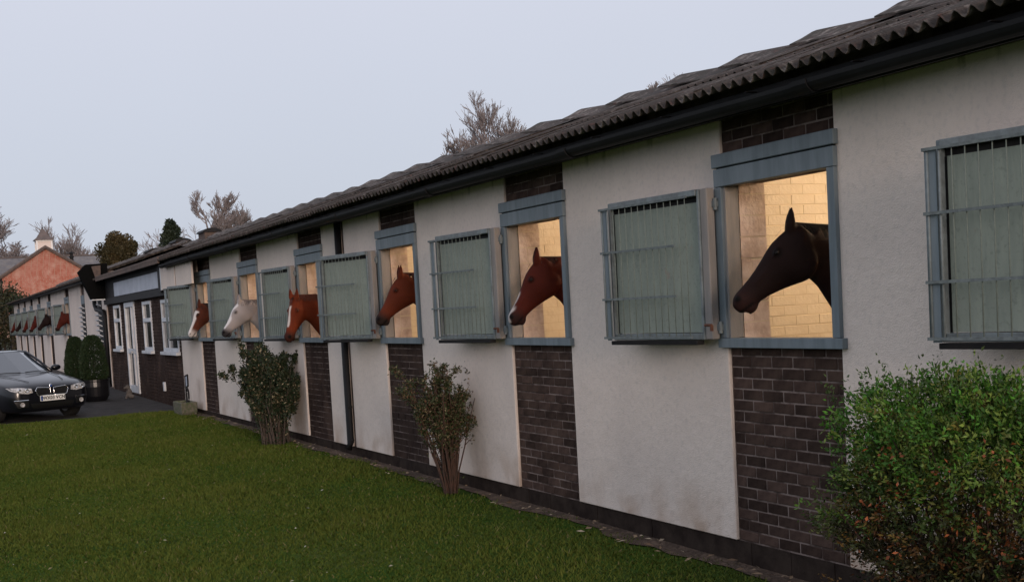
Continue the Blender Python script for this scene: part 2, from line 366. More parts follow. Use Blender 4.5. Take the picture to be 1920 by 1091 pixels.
def opening_parts(root, x, simple=False, zo=0):
    """timber frame, lintel and sill of one opening; each a part"""
    e = MB().box(x-.655, x+.64, -.038, .06, 2.555+zo, Z_LT+zo).build('lintel', M['frame'], root, bevel=.004)
    MB().box(x-.64, x+.63, -.034, .05, 2.425+zo, 2.545+zo).build('lintel_board', M['frame'], root, bevel=.003)
    MB().box(x-.628, x+.618, -.012, .03, 2.545+zo, 2.555+zo).build('groove', M['dark'], root)
    MB().box(x-.655, x+.66, -.042, .02, 1.335+zo, 1.40+zo).box(x-.594, x+.594, .02, .10, 1.345+zo, 1.398+zo).build('sill', M['frame'], root, bevel=.003)
    MB().box(x-.645, x-.565, -.03, .10, 1.402+zo, 2.423+zo).build('jamb', M['frame'], root, bevel=.003)
    MB().box(x-.563, x-.54, -.012, .094, 1.402+zo, 2.423+zo).build('jamb_lining', M['frame_pale'], root)
    MB().box(x+.555, x+.625, -.03, .10, 1.402+zo, 2.423+zo).build('jamb', M['frame'], root, bevel=.003)
    if simple: return
    # painted brick reveals left and right of the opening, inner ledge
    rv = MB(); rng = random.Random(int(x*10))
    z = 1.36
    while z < 2.9:
        h = .142
        d = .003*rng.random()
        if rng.random() < .4: rv.box(x-.594, x-.546+d, .104, .185, z, z+h-.004); rv.box(x-.594, x-.546-d, .192, .318, z, z+h-.012)
        else: rv.box(x-.594, x-.546+d, .104, .318, z, z+h-.004)
        rv.box(x+.562, x+.594, .104, .318, z, z+h-.012); z += .145
    MB().box(x-.594, x-.5495, .104, .316, 1.36, 2.95).build('reveal_backing', M['cream_joint'], root); rv.build('reveal_brickwork', M['pink_in'], root, kind='stuff')
    MB().box(x-.545, x+.561, .102, .33, 1.30, 1.385).build('inner_ledge', M['frame_pale'], root)

def interior(root, x, single):
    """painted brick partition walls, back wall and lining seen through the opening"""
    xp = x-SP/2+.10
    mb = MB(); 
    for r in range(38):
        z = -.1+r*.08; off = .115 if r % 2 else 0; y = .345-off
        while y < 4.2:
            a, b = max(y, .335), min(y+.226, 4.2)
            if b-a > .04:
                j = random.uniform(-.0035, .0035)
                if single and 1.3 < z < 2.9 and b < 2.6 and a > .33 :
                    o = link('painted_brick', PB, root, (xp-.01+j*.8, a, z)); o.scale = (1, (b-a)/.224, 1)
                else: mb.box(xp-.02, xp+.012+j*.8, a, b, z, z+.074)
            y += .23
    mb.build('painted_brickwork', M['cream_in'], root, kind='stuff')
    MB().box(xp-.2, xp+.0085, .33, 4.2, -.15, 2.97).build('partition_wall', M['cream_joint'], root)
PB = MB().box(0, .022, 0, .226, 0, .0745).mesh('painted_brick', M['cream_in'], bevel=.003)

def stable_block():
    root = empty('stable_block', (0, 0, 0)); tag(root, 'long low stable row of white render panels and dark brick under a corrugated roof', 'stable')
    xl, xr = -20.25, 5.2
    ks = range(0, 6); xo = [-SP*k for k in ks]; allx = [SP]+xo       # SP = opening outside the frame on the right
    # solid core between openings
    edges = sorted(allx); core = MB(); prev = xl
    for x in edges: core.box(prev, x-.595, .031, .30, -.3, 3.1); prev = x+.595
    core.box(prev, xr, .031, .30, -.3, 3.1); core.build('wall', M['mortar'], root)
    inf = MB()
    for x in edges: MB().box(x-.594, x+.594, .0325, .30, -.3, Z_SILL-.002).build('infill_wall', M['mortar'], root); MB().box(x-.594, x+.594, .0325, .30, Z_LT-.2, 3.1).build('infill_wall', M['mortar'], root)
    pl = MB(); x = xl
    while x < xr: pl.box(x+.003, min(x+.44, xr)-.003, .018+random.uniform(-.003, .003), .033, -.34, -.006); x += .44
    pl.build('plinth', M['plinth'], root, kind='stuff')
    # render panels
    bounds = [xl]+[v for x in edges for v in (x-HW, x+HW)]+[xr]
    for i in range(0, len(bounds), 2):
        a, b = bounds[i], bounds[i+1]
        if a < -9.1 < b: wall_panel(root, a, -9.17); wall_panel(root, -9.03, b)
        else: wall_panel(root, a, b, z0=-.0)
    # brick infills: the largest in the picture are single bricks, the rest one part
    far = MB()
    for k, x in zip([-1]+list(ks), allx):
        near = k in (0, 1); 
        lay_bricks(root, x-HW, x+HW, .0 if k else .0, Z_SILL, near, mb=far)
        lay_bricks(root, x-HW, x+HW, Z_LT+.002, Z_TOP+.08, near, mb=far)
        lowb = far
    far.build('brickwork', M['brick'], root, kind='stuff')
    for x in allx: opening_parts(root, x)
    for k, x in enumerate(xo): interior(root, x, k == 0)
    # back, ends, ceiling, floor
    MB().box(xl, xr, 4.5, 4.75, -.3, 3.2).build('back_wall', M['cream_in'], root)
    MB().box(xl, xl+.2, .31, 4.49, -.3, 3.2).box(SP*1.5-.2, SP*1.5, .31, 4.49, -.3, 3.2).build('end_wall', M['cream_in'], root)
    MB().box(SP/2, SP/2+.2, .33, 4.2, -.15, 2.97).build('partition_wall', M['cream_joint'], root)
    MB().box(SP/2-.012, SP/2-.002, .34, 4.2, -.15, 2.97).build('partition_lining', M['cream_in'], root)
    MB().box(xl+.21, xr-.01, .32, 4.49, -.2, -.12).build('stable_floor', M['tarmac'], root)
    MB().box(xl+.21, xr-.01, .31, 4.49, 2.98, 3.0).build('ceiling', M['cream_in'], root)
    # eaves
    MB().box(xl, xr, -.20, .03, 2.885, 2.90).build('soffit', M['dark'], root)
    MB().box(xl, xr, -.222, -.201, 2.83, 2.955).build('fascia', M['dark'], root)
    gx = xl
    while gx < xr:
        g = MB(); n = 9; a0 = []; x1 = min(gx+3.0, xr)
        ring = [(-.29+.068*math.cos(t), 2.895+.068*math.sin(t)) for t in [PI+PI*i/n for i in range(n+1)]]
        ring2 = [(-.29+.062*math.cos(t), 2.895+.062*math.sin(t)) for t in [2*PI-PI*i/n for i in range(n+1)]]
        poly = ring+ring2; zz = random.uniform(-.006, .006)
        g.rings([[(gx+.004, y, z+zz) for y, z in poly], [(x1-.004, y, z-zz) for y, z in poly]]); go = g.build('gutter', M['black_plastic'], root)
        u = MB(); ring = [(-.29+.076*math.cos(t), 2.897+.076*math.sin(t)) for t in [PI+PI*i/n for i in range(n+1)]]; ring2 = [(-.29+.069*math.cos(t), 2.897+.069*math.sin(t)) for t in [2*PI-PI*i/n for i in range(n+1)]]
        u.rings([[(x1-.07, y, z) for y, z in ring+ring2], [(x1+.07, y, z) for y, z in ring+ring2]]); u.build('gutter_joint', M['black_plastic'], root); gx += 3.0
    br = MB(); x = xl+.4
    while x < xr: br.box(x-.012, x+.012, -.30, -.223, 2.93, 2.936); x += 1.0
    br.build('gutter_bracket', M['dark'], root, kind='stuff')
    roof(root, xl, xr)
    dp = MB().tube([(-9.1, -.05, 2.87), (-9.1, -.05, .06), (-9.08, -.09, -.02)], .045, 12).build('downpipe', M['black_plastic'], root, smooth=True)
    for z in (2.35, 1.6, .5): MB().box(-9.15, -9.05, -.075, -.015, z, z+.03).build('clip', M['black_plastic'], dp)
    MB().tube([(-8.98, -.04, .10), (-8.98, -.09, .10), (-8.98, -.09, .05)], .012, 8).build('tap', M['dark'], root)
    # ridge ventilators
    return root
STABLE = stable_block()
def ridge_vent(x, wd):
    m = MB().box(-wd/2, wd/2, -.2, .2, -.15, .20).build('vent_box', M['timber'], None)
    t = empty('ridge_vent', (x, RIDGE_Y, RIDGE_Z+.02)); m.parent = t
    ring = [(math.cos(a)*.25, .20+.11*math.sin(a)) for a in [PI*i/8 for i in range(9)]]
    MB().prism(ring, -wd/2-.05, wd/2+.05, 0).build('vent_hood', M['dark'], t); return t
for (x, wd, lab) in ((-28.1, .8, 'nearest brown box ventilator with curved hood on the stable ridge'), (-32.1, .95, 'middle brown box ventilator on the roof ridge between two others'), (-36.7, .95, 'farthest brown box ventilator on the roof ridge beside the brown tree')):
    tag(ridge_vent(x, wd), lab, 'roof vent', 'box ventilators on the stable ridge')

# lamps: one lit bulkhead lamp in each box
M['lamp'] = mat('lit_lamp_glass', (1, .8, .55), .5, emit=(1, .72, .42), estr=14)
def stable_lamp(x, power=98, y=1.75, z=2.95, lab=None):
    t = empty('stable_lamp', (x+.05, y+.35, z)); MB().lathe([(.0, 0), (.13, 0), (.13, -.03), (.115, -.04), (0, -.04)][1:4], 16).build('lamp_base', M['white_upvc'], t)
    MB().lathe([(.11, -.042), (.10, -.075), (.06, -.10), (.01, -.105)], 16).build('lamp_glass', M['lamp'], t, smooth=True)
    ld = bpy.data.lights.new('lamp_light', 'POINT'); ld.energy = power; ld.color = (1, .76, .53); ld.shadow_soft_size = .12
    o = bpy.data.objects.new('lamp_light', ld); C.objects.link(o); o.parent = t; o.location = (0, 0, -.2)
    return tag(t, lab, 'lamp', 'lit ceiling lamps inside the stables')
ORD = ['nearest', 'second', 'third', 'fourth', 'fifth', 'sixth']
for k in range(6): stable_lamp(-SP*k, lab='warm lit ceiling lamp inside the %s horse box counted from the right' % ORD[k])

# ------------------------------------------------------------------ shutters (grille doors folded back)
def make_shutter(nb=14):
    """local x from hinge (0) towards the free end (1.2), local -y outwards, z from 0"""
    t = empty('shutter'); W_, H_ = 1.19, 1.03
    MB().box(W_-.050, W_-.03, .004, .026, .05, .945).build('shade_strip', M['dark'], t); MB().box(.105, W_-.052, -.004, .030, .05, .945).build('board', M['board'], t)  # black strip at the free end paints the shade in the gap beside the board
    MB().box(.105, W_-.03, .008, .026, .947, .985).build('shade_strip', M['dark'], t)  # black strip standing in for the shadow below the top frame
    fr = MB().box(.0, .078, -.02, .045, 0, H_).build('stile', M['frame_pale'], t, bevel=.006)
    MB().box(.080, .103, -.03, .035, .0, H_).box(W_-.028, W_, -.028, .035, .0, H_).box(.104, W_-.029, -.040, .035, .987, H_).box(.104, W_-.029, -.03, .035, .0, .045).build('leaf_frame', M['leaf_frame'], t, bevel=.004)
    MB().box(.13, W_, -.055, .01, -.035, -.004).build('bottom_shade_rail', M['dark'], t, bevel=.004)  # rail coloured black to paint in the shadow along the lower edge
    bar = MB().tube([(0, 0, .012), (0, 0, .985)], .0034, 6).mesh('bar', M['cage'], smooth=True); bar2 = MB().tube([(0, 0, .012), (0, 0, .985)], .0068, 6).mesh('bar', M['leaf_frame'], smooth=True)
    for i in range(nb): link('bar', bar if i < nb-2 else bar2, t, (.175+(W_+.02-.175)*i/(nb-1)+random.uniform(-.003, .003), -.076, 0))
    MB().box(W_-.035, W_+.018, -.072, -.066, .0, .985).build('edge_strip', M['frame'], t)
    for q in (0, 1): link('bar', bar2, t, (W_+.035, -.066+.022*q, 0))
    for z in (.31, .66, .985, .02):
        MB().box(.30 if .1 < z < .9 else .14, W_+.04, -.091, -.082, z-.008, z+.008).build('cross_bar', M['bars'], t)
        MB().box(W_+.040, W_+.047, -.082, -.005, z-.008, z+.008).build('cross_bar', M['bars'], t)
    for z in (.08, .92): MB().box(-.03, .05, .02, .052, z-.02, z+.02).tube([(-.02, .035, z-.04), (-.02, .035, z+.04)], .014, 8).build('hinge', M['leaf_frame'], t)
    bo = MB().tube([(.02, -.066, .10), (-.05, -.066, .10)], .010, 8).tube([(-.05, -.066, .10), (-.05, -.066, .06)], .012, 8).build('bolt', M['rust'], t)
    return t
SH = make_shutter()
def place_shutter(o, hx, deg, lab, zo=0, y=-.085):
    """rotated so that local +x points to -X, free end swung out by deg"""
    o.location = (hx, y, 1.395+zo); o.rotation_euler = (0, 0, 0); o.scale = (-1, 1, 1)
    return tag(o, lab, 'shutter', 'grille shutters folded back beside the horse openings')
for (hx, dg, lab) in ((SP-.625, 7.5, 'rightmost shutter, cut by the picture edge, above the big green bush'),
        (-.625, 4.8, 'large grille shutter between the dark brown horse and the second opening'),
        (-SP-.625, 5.5, 'grille shutter above the sparse twiggy shrub, left of the chestnut horse with white nose'),
        (-2*SP-.625, 13, 'grille shutter in front of the black downpipe, swung out a little'),
        (-3*SP-.625, 5.5, 'grille shutter behind the bright chestnut horse that turns towards the lawn'),
        (-4*SP-.625, 6.5, 'grille shutter behind the white grey horse'),
        (-5*SP-.625, 12, 'grille shutter overlapping the office window, left of the blazed horse')):
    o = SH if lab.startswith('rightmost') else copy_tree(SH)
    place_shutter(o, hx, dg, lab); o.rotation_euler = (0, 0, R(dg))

# ------------------------------------------------------------------ horses
def smoothstep(a, b, x): t = np.clip((x-a)/(b-a), 0, 1); return t*t*(3-2*t)
def make_horse(name, coat, dark, muzzle, hpitch=47, hyaw=0, blaze=None, poll=(0, -.02, 2.02), size=1., ears=(0, 0), mane_col=None, ntilt=0, seed=1, body=True):
    """a horse standing in its box with head over the sill; one continuous body, head towards -Y"""
    hp = R(hpitch); P0 = Vector(poll)
    Rz = Matrix.Rotation(R(hyaw), 3, 'Z')
    u = Rz @ Vector((0, -math.cos(hp), -math.sin(hp))); v = Rz @ Vector((0, -math.sin(hp), math.cos(hp))); wv = Rz @ Vector((1, 0, 0))
    def H(t, a, b): return P0+(u*t+v*a+wv*b)*size
    m = MB(); n = 20
    #   t     top    bottom  halfwidth
    prof = [(-.075, .035, -.10, .050), (-.03, .052, -.17, .078), (.02, .064, -.225, .090), (.08, .074, -.268, .100), (.14, .079, -.278, .108), (.20, .073, -.255, .100),
            (.27, .060, -.212, .083), (.34, .050, -.174, .069), (.41, .044, -.142, .060), (.48, .043, -.118, .057), (.54, .046, -.106, .061), (.585, .040, -.098, .058), (.615, .016, -.082, .046), (.632, -.012, -.060, .026)]
    rr = []
    for t, a, b, hw in prof:
        c = (a+b)/2; h = (a-b)/2; ring = []
        for k in range(n):
            q = 2*PI*k/n; sx = math.copysign(abs(math.cos(q))**.85, math.cos(q)); sy = math.copysign(abs(math.sin(q))**.85, math.sin(q))
            wid = hw*(1-.18*max(0, -sy)*(1 if t > .2 else .3)-.10*max(0, sy))
            ring.append(H(t, c+h*sy, wid*sx))
        rr.append(ring)
    m.rings(rr)
    M3 = Matrix((u, v, wv)).transposed()
    for s_ in (-1, 1):
        m.ball(H(.115, -.150, s_*.064), (.120*size, .118*size, .034*size), 10, M3)          # round cheek
        m.ball(H(.165, .022, s_*.093), (.034*size, .018*size, .018*size), 8, M3)           # brow
        m.ball(H(.30, -.01, s_*.062), (.13*size, .014*size, .014*size), 8, M3)             # facial crest
        m.ball(H(.555, .005, s_*.048), (.038*size, .032*size, .020*size), 8, M3)           # nostril rim
    m.ball(H(.595, -.018, 0), (.040*size, .045*size, .050*size), 9, M3)
    m.ball(H(.550, -.112, 0), (.050*size, .024*size, .036*size), 9, M3)                    # chin
    # ears
    for s_ in (-1, 1):
        f = ears[0] if s_ < 0 else ears[1]
        d = (Vector((0, 0, 1))*.9+(-u)*.12+u*f*.5+wv*s_*.16).normalized(); side = (wv-d*wv.dot(d)).normalized(); fr = d.cross(side)
        base = H(-.015, .048, s_*.052); er = []
        for q, (h, w1, w2) in enumerate([(-.03, .030, .032), (.0, .033, .036), (.035, .034, .034), (.07, .030, .028), (.105, .021, .020), (.135, .011, .011), (.152, .003, .003)]):
            er.append([base+d*h*size+(side*math.cos(k*PI/5)*w1+fr*math.sin(k*PI/5)*w2)*size for k in range(10)])
        m.rings(er)
    # neck, shoulders, barrel, rump along a path
    X = Vector((1, 0, 0)); nb = P0-Vector((0, 0, 0))
    ca = H(.02, -.07, 0)
    path = [(ca+Vector((0, .03, 0)), .088, .15, 38), (ca+Vector((0, .13, -.04)), .098, .182, 42), (ca+Vector((0, .27, -.13)), .105, .205, 40), (ca+Vector((0, .42, -.26)), .125, .255, 36),
            (Vector((0, .62, 1.52)), .165, .315, 28), (Vector((0, .82, 1.36)), .215, .375, 16), (Vector((0, 1.05, 1.28)), .26, .395, 6), (Vector((0, 1.4, 1.25)), .285, .385, 0), (Vector((0, 1.8, 1.25)), .30, .375, 0), (Vector((0, 2.15, 1.29)), .29, .37, -6), (Vector((0, 2.42, 1.30)), .25, .33, -14), (Vector((0, 2.60, 1.29)), .15, .22, -20)]
    rr = []
    for c, hw, hh, an in path:
        an = R(an); up_ = Vector((0, math.sin(an)*1, math.cos(an))); ring = []
        for k in range(22):
            q = 2*PI*k/22; sy = math.sin(q); wid = hw*(1-.35*max(0, sy)**2)
            ring.append(c+X*wid*math.cos(q)+up_*hh*sy)
        rr.append(ring)
    m.rings(rr)
    for (y, s_) in ((.86, -1), (.86, 1)):
        m.tube([(s_*.14, y+.02, 1.25), (s_*.15, y, .95), (s_*.14, y, .60), (s_*.14, y, .52), (s_*.14, y, .15), (s_*.14, y-.03, .06), (s_*.14, y-.06, -.10)], [.13, .085, .05, .045, .033, .042, .065], 10)
    for s_ in (-1, 1):
        m.tube([(s_*.15, 2.35, 1.3), (s_*.17, 2.25, 1.0), (s_*.15, 2.42, .75), (s_*.14, 2.50, .58), (s_*.14, 2.42, .15), (s_*.14, 2.38, .06), (s_*.14, 2.34, -.10)], [.2, .14, .075, .055, .036, .045, .065], 10)
    m.tube([(0, 2.62, 1.42), (0, 2.74, 1.2), (0, 2.74, .8), (0, 2.72, .5)], [.04, .06, .07, .03], 8)
    me = m.mesh('tmp', None)
    ob = bpy.data.objects.new('tmp', me); C.objects.link(ob)
    md = ob.modifiers.new('r', 'REMESH'); md.mode = 'VOXEL'; md.voxel_size = .0125
    sm = ob.modifiers.new('s', 'SMOOTH'); sm.factor = .6; sm.iterations = 8
    dg = bpy.context.evaluated_depsgraph_get(); me2 = bpy.data.meshes.new_from_object(ob.evaluated_get(dg)); bpy.data.objects.remove(ob)
    me2.name = 'horse_body'; nv = len(me2.vertices); co = np.empty(nv*3); me2.vertices.foreach_get('co', co); co = co.reshape(-1, 3)
    rel = (co-np.array(P0))/size; t = rel@np.array(u); a = rel@np.array(v); b = rel@np.array(wv)
    nzs = np.sin(co[:, 0]*19+co[:, 2]*11)*np.sin(co[:, 1]*13+co[:, 2]*7)
    col = np.array(coat)[None]*(1+.12*nzs[:, None]); head = (t > -.1) & (a < .12) & (a > -.28) & (co[:, 1] < P0.y+.25)
    dk = np.array(dark)
    def blend(f, c): nonlocal col; f = f[:, None]; col = col*(1-f)+np.array(c)[None]*f
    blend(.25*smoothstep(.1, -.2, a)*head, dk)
    blend(smoothstep(.43, .56, t)*head, muzzle)
    blend(smoothstep(.52, .56, t)*smoothstep(.035, .015, np.hypot(t-.565, (a-.012)*1.2))*(np.abs(b) > .03)*head, (.004, .003, .003))
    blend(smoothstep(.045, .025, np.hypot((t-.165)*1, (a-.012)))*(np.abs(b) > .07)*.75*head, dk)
    blend(smoothstep(.010, .004, np.abs(a+.066-.25*(t-.6)))*smoothstep(.50, .53, t)*head, (.004, .003, .003))
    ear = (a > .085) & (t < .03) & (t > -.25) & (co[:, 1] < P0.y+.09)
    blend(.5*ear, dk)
    if blaze:
        w0, t0, t1, cc = blaze
        wob = w0*(1+.25*np.sin(t*23))
        f = smoothstep(wob+.008, wob-.004, np.abs(b))*smoothstep(t0-.02, t0+.02, t)*smoothstep(t1+.02, t1-.01, t)*smoothstep(-.005, .02, a)*head
        blend(f, cc)
        if t1 > .6: blend(smoothstep(.05, .035, np.abs(b))*smoothstep(.44, .50, t)*smoothstep(-.02, .0, a)*head*.9, cc)
    if len(cols_extra := (muzzle_extra.get(name) or ())): blend(smoothstep(cols_extra[0], cols_extra[0]+.04, t)*head*smoothstep(cols_extra[1], cols_extra[1]+.02, a), cols_extra[2])
    at = me2.color_attributes.new('tint', 'FLOAT_COLOR', 'POINT'); cc4 = np.ones((nv, 4)); cc4[:, :3] = np.clip(col, .002, 1); at.data.foreach_set('color', cc4.astype(np.float32).ravel())
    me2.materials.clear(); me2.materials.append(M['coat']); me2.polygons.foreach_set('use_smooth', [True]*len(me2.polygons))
    root = empty('horse'); link('body', me2, root)
    for s_ in (-1, 1):
        e_ = MB().ball(H(.168, .012, s_*.0975), (.016*size, .012*size, .0095*size), 8, M3).build('eye', M['eye'], root, smooth=True)
    # mane: short strands falling from the crest, forelock between the ears
    rng = random.Random(seed); V = []; F = []
    crest = []
    for i in range(len(path)-5):
        c, hw, hh, an = path[i]; an = R(an); crest.append(c+Vector((0, math.sin(an), math.cos(an)))*(hh-.005))
    crest[0] = H(-.04, .045, 0)
    for i in range(430):
        f = rng.random()*(len(crest)-1.01); j = int(f); p = crest[j].lerp(crest[j+1], f-j)+Vector((rng.uniform(-.008, .008), 0, 0)); s_ = 1 if rng.random() < .8 else -1
        ln = rng.uniform(.05, .13); dr = Vector((s_*.55, rng.uniform(-.15, .25), -1)).normalized(); wd = Vector((0, 1, .3)).normalized()*rng.uniform(.004, .009)
        p1 = p+Vector((s_*.022, 0, .012)); p2 = p1+dr*ln*.5+Vector((s_*.015, 0, 0)); p3 = p1+dr*ln+Vector((s_*.02, 0, 0)); b0 = len(V)
        V += [tuple(q) for q in (p-wd, p+wd, p1-wd, p1+wd, p2-wd, p2+wd, p3)]; F += [(b0, b0+1, b0+3, b0+2), (b0+2, b0+3, b0+5, b0+4), (b0+4, b0+5, b0+6, b0+6)]
    mm = MB(); mm.v = V; mm.f = [tuple(dict.fromkeys(q)) for q in F]
    r_ = [[c+Vector((math.cos(k*PI/4)*.020, 0, math.sin(k*PI/4)*.022)) for k in range(8)] for c in crest]; mm.rings(r_)
    mk = mat('mane_hair', mane_col or dark, .85, col2=tuple(x*.6 for x in (mane_col or dark)), scale=40); mm.build('mane', mk, root)
    fl = MB()
    for i in range(26):
        p = H(-.02, .06, rng.uniform(-.02, .02)); q = H(rng.uniform(.06, .13), .085, rng.uniform(-.03, .03)); wd = wv*.006
        b0 = len(fl.v); md_ = H(.03, .088, rng.uniform(-.025, .025)); fl.v += [tuple(z) for z in (p-wd, p+wd, md_-wd, md_+wd, q)]; fl.f += [(b0, b0+1, b0+3, b0+2), (b0+2, b0+3, b0+4)]
    fl.build('forelock', mk, root)
    return root
muzzle_extra = {}
M['coat'] = mat('horse_coat', (0, 0, 0), .72, attr='tint', spec=.12, bump=.35, bscale=110, bdist=.003)
M['eye'] = mat('horse_eye', (.004, .003, .003), .3, spec=.3)
GH = 'horses looking out over the stable sills'
def set_horse(h, k, lab, dx=0, dy=0, dz=0, rz=0):
    h.location = (-SP*k+dx, .06+dy, dz); h.rotation_euler = (0, 0, R(rz)); tag(h, lab, 'horse', GH)
h1 = make_horse('bay', (.015, .0066, .0056), (.004, .0030, .0028), (.021, .0085, .0075), hpitch=47.5, hyaw=-33, ears=(.0, .0), seed=1, size=.95, poll=(0.03, .01, 2.055))
set_horse(h1, 0, 'nearest horse, very dark brown, looking out of the rightmost lit opening', dx=.06)
h2 = make_horse('choc', (.075, .0125, .007), (.016, .005, .004), (.022, .009, .008), hpitch=59, hyaw=-22, blaze=(.022, .32, .66, (.50, .46, .44)), seed=2, size=.93, poll=(0, -.02, 2.045), mane_col=(.06, .016, .008))
set_horse(h2, 1, 'dark chestnut horse with a white nose stripe in the second opening from the right')
h3 = make_horse('ches', (.115, .024, .010), (.04, .010, .006), (.020, .012, .010), hpitch=56, hyaw=-12, ears=(.15, -.1), seed=3, size=.93, poll=(0, -.02, 2.06), mane_col=(.07, .016, .008))
set_horse(h3, 2, 'chestnut horse with dark muzzle between the downpipe and the twiggy shrub')
h4 = make_horse('bright', (.150, .027, .009), (.05, .011, .006), (.040, .012, .008), hpitch=68, hyaw=30, blaze=(.017, .12, .42, (.60, .54, .50)), seed=4, size=.95, poll=(0, -.05, 1.93), mane_col=(.10, .02, .008))
set_horse(h4, 3, 'bright chestnut horse with thin white stripe, lowered head turned towards the lawn', dy=-.24)
h5 = make_horse('grey', (.36, .325, .32), (.15, .135, .135), (.03, .027, .03), hpitch=56, hyaw=-8, seed=5, size=.94, blaze=(.05, .0, .5, (.68, .66, .66)), poll=(0, -.02, 1.95), mane_col=(.22, .19, .185))
set_horse(h5, 4, 'white grey horse with dark muzzle above the dark bushy shrub', dy=-.20)
h6 = make_horse('blaze', (.10, .028, .016), (.03, .012, .008), (.5, .46, .44), hpitch=64, seed=6, hyaw=-5, size=.94, blaze=(.085, .10, .66, (.66, .62, .60)), poll=(0, -.02, 1.97))
set_horse(h6, 5, 'brown horse with a wide white face in the opening beside the office window', dy=-.12)

# ------------------------------------------------------------------ office between the two rows
OX0, OX1 = -30.4, -20.26
def window(root, x0, x1, z0, z1, zt, mull=None):
    w_ = MB(); y0, y1 = -.02, .05; f = .075
    w_.box(x0, x0+f, y0, y1, z0, z1).box(x1-f, x1, y0, y1, z0, z1).box(x0+f, x1-f, y0, y1, z1-f, z1).box(x0+f, x1-f, y0, y1, z0, z0+f).box(x0+f, x1-f, y0-.01, y1, zt-.04, zt+.05)
    for mx in (mull or ()): w_.box(mx-.035, mx+.035, y0, y1, z0+f, zt-.041)
    win = w_.build('window', M['white_upvc'], root, bevel=.004)
    MB().box(x0+f, x1-f, .02, .03, z0+f, zt-.041).build('pane', M['glass'], win); MB().box(x0+f, x1-f, .02, .03, zt+.051, z1-f).build('pane', M['glass'], win)
    MB().box(x0-.06, x1+.06, -.09, .04, z0-.07, z0-.002).build('window_sill', M['white_upvc'], win, bevel=.004)
    return win
def office():
    root = empty('office_building', ((OX0+OX1)/2, 0, 0)); off = -(OX0+OX1)/2
    tag(root, 'dark brick office section with white windows and door under a blank pale sign board', 'office')
    def P(o): o.location.x += off; return o
    top = []
    ops = [(-29.42, -28.28, 1.1, 2.25), (-27.45, -25.95, .02, 2.28), (-24.72, -23.58, 1.1, 2.24), (-22.25, -20.5, 1.1, 2.22)]
    core = MB(); prev = OX0
    for a, b, c, d in ops: core.box(prev, a, .02, .3, -.3, 3.1); core.box(a, b, .035, .3, -.3, c-.01); core.box(a, b, .035, .3, d+.01, 3.1); prev = b
    core.box(prev, OX1, .02, .3, -.3, 3.1); P(core.build('wall', M['mortar'], root))
    bk = MB()
    for x0, x1, z0, z1 in [(OX0, ops[0][0], -.1, 2.4), (ops[0][1], ops[1][0], -.1, 2.4), (ops[1][1], ops[2][0], -.1, 2.4), (ops[2][1], ops[3][0], -.1, 2.4), (ops[3][1], OX1, -.1, 2.4)]+[(a, b, -.1, c-.02) for a, b, c, d in ops]+[(a, b, d+.02, 2.4) for a, b, c, d in ops]:
        if z1-z0 > .06: lay_bricks(None, x0, x1, z0, z1, False, y=.005, mb=bk)
    P(bk.build('brickwork', M['brick'], root, kind='stuff'))
    P(window(root, *ops[0], 1.85)); P(window(root, *ops[2], 1.80)); P(window(root, *ops[3], 1.78, mull=(-21.55,)))
    a, b, c, d = ops[1]; f = .12
    dr = MB().box(a, a+f, -.03, .05, c, d).box(b-f, b, -.03, .05, c, d).box(a+f, b-f, -.03, .05, d-f, d).box(a+f, b-f, -.02, .05, 1.0, 1.12).box(a+f, b-f, -.02, .05, c, c+.18).box(a+.98, a+1.10, -.03, .05, c+.181, .999).box(a+.98, a+1.10, -.03, .05, 1.121, d-f-.001).build('door', M['white_upvc'], root, bevel=.004); P(dr)
    for q in ((a+f, a+.979, c+.181, .999), (a+f, a+.979, 1.121, d-f), (a+1.101, b-f, c+.181, .999), (a+1.101, b-f, 1.121, d-f)): MB().box(q[0], q[1], .02, .03, q[2], q[3]).build('pane', M['glass'], dr)
    MB().box(a+.90, a+.97, -.07, -.03, 1.02, 1.06).build('handle', M['steel'], dr)
    P(MB().box(OX0, OX1, -.11, .015, 2.30, 2.46).build('canopy_beam', M['dark'], root))
    P(MB().box(OX0, OX1, -.05, .015, 2.465, 3.0).build('backing_board', M['dark'], root))
    sg = P(MB().box(-28.55, -25.45, -.085, -.052, 2.475, 2.83).build('sign_board', M['sign'], root, bevel=.004)); P(MB().box(-25.44, -21.9, -.085, -.052, 2.475, 2.83).build('sign_board', M['sign'], root, bevel=.004))
    P(MB().box(-21.55, -21.3, -.16, -.052, 2.36, 2.97).build('post', M['dark'], root))
    P(MB().box(-21.15, -21.03, -.18, -.052, 2.40, 2.90).build('trim_board', M['white_upvc'], root))
    P(MB().box(-20.95, -19.42, -.20, -.16, 2.40, 2.88).build('white_board', M['render'], root, bevel=.004))
    P(MB().box(-19.32, -17.75, -.20, -.16, 2.42, 2.88).build('white_board', M['render'], root, bevel=.004))
    P(MB().box(-19.41, -19.33, -.19, -.165, 2.41, 2.87).build('rust_strip', M['rust'], root))
    P(MB().box(OX0+.5, OX1-.01, -.36, -.32, 2.93, 3.06).build('fascia', M['timber'], root, bevel=.004))
    P(MB().box(OX0+.5, OX1-.01, -.318, .0, 3.005, 3.02).build('soffit', M['dark'], root))
    # dark wing board that closes the canopy at its far end
    e1 = MB().rings([[(OX0-.35, y, z) for y, z in ((.05, 2.46), (-.42, 2.46), (-.72, 3.22), (-.52, 3.42), (.05, 3.44))], [(OX0-.0, y, z) for y, z in ((.05, 2.46), (-.42, 2.46), (-.72, 3.22), (-.52, 3.42), (.05, 3.44))]])
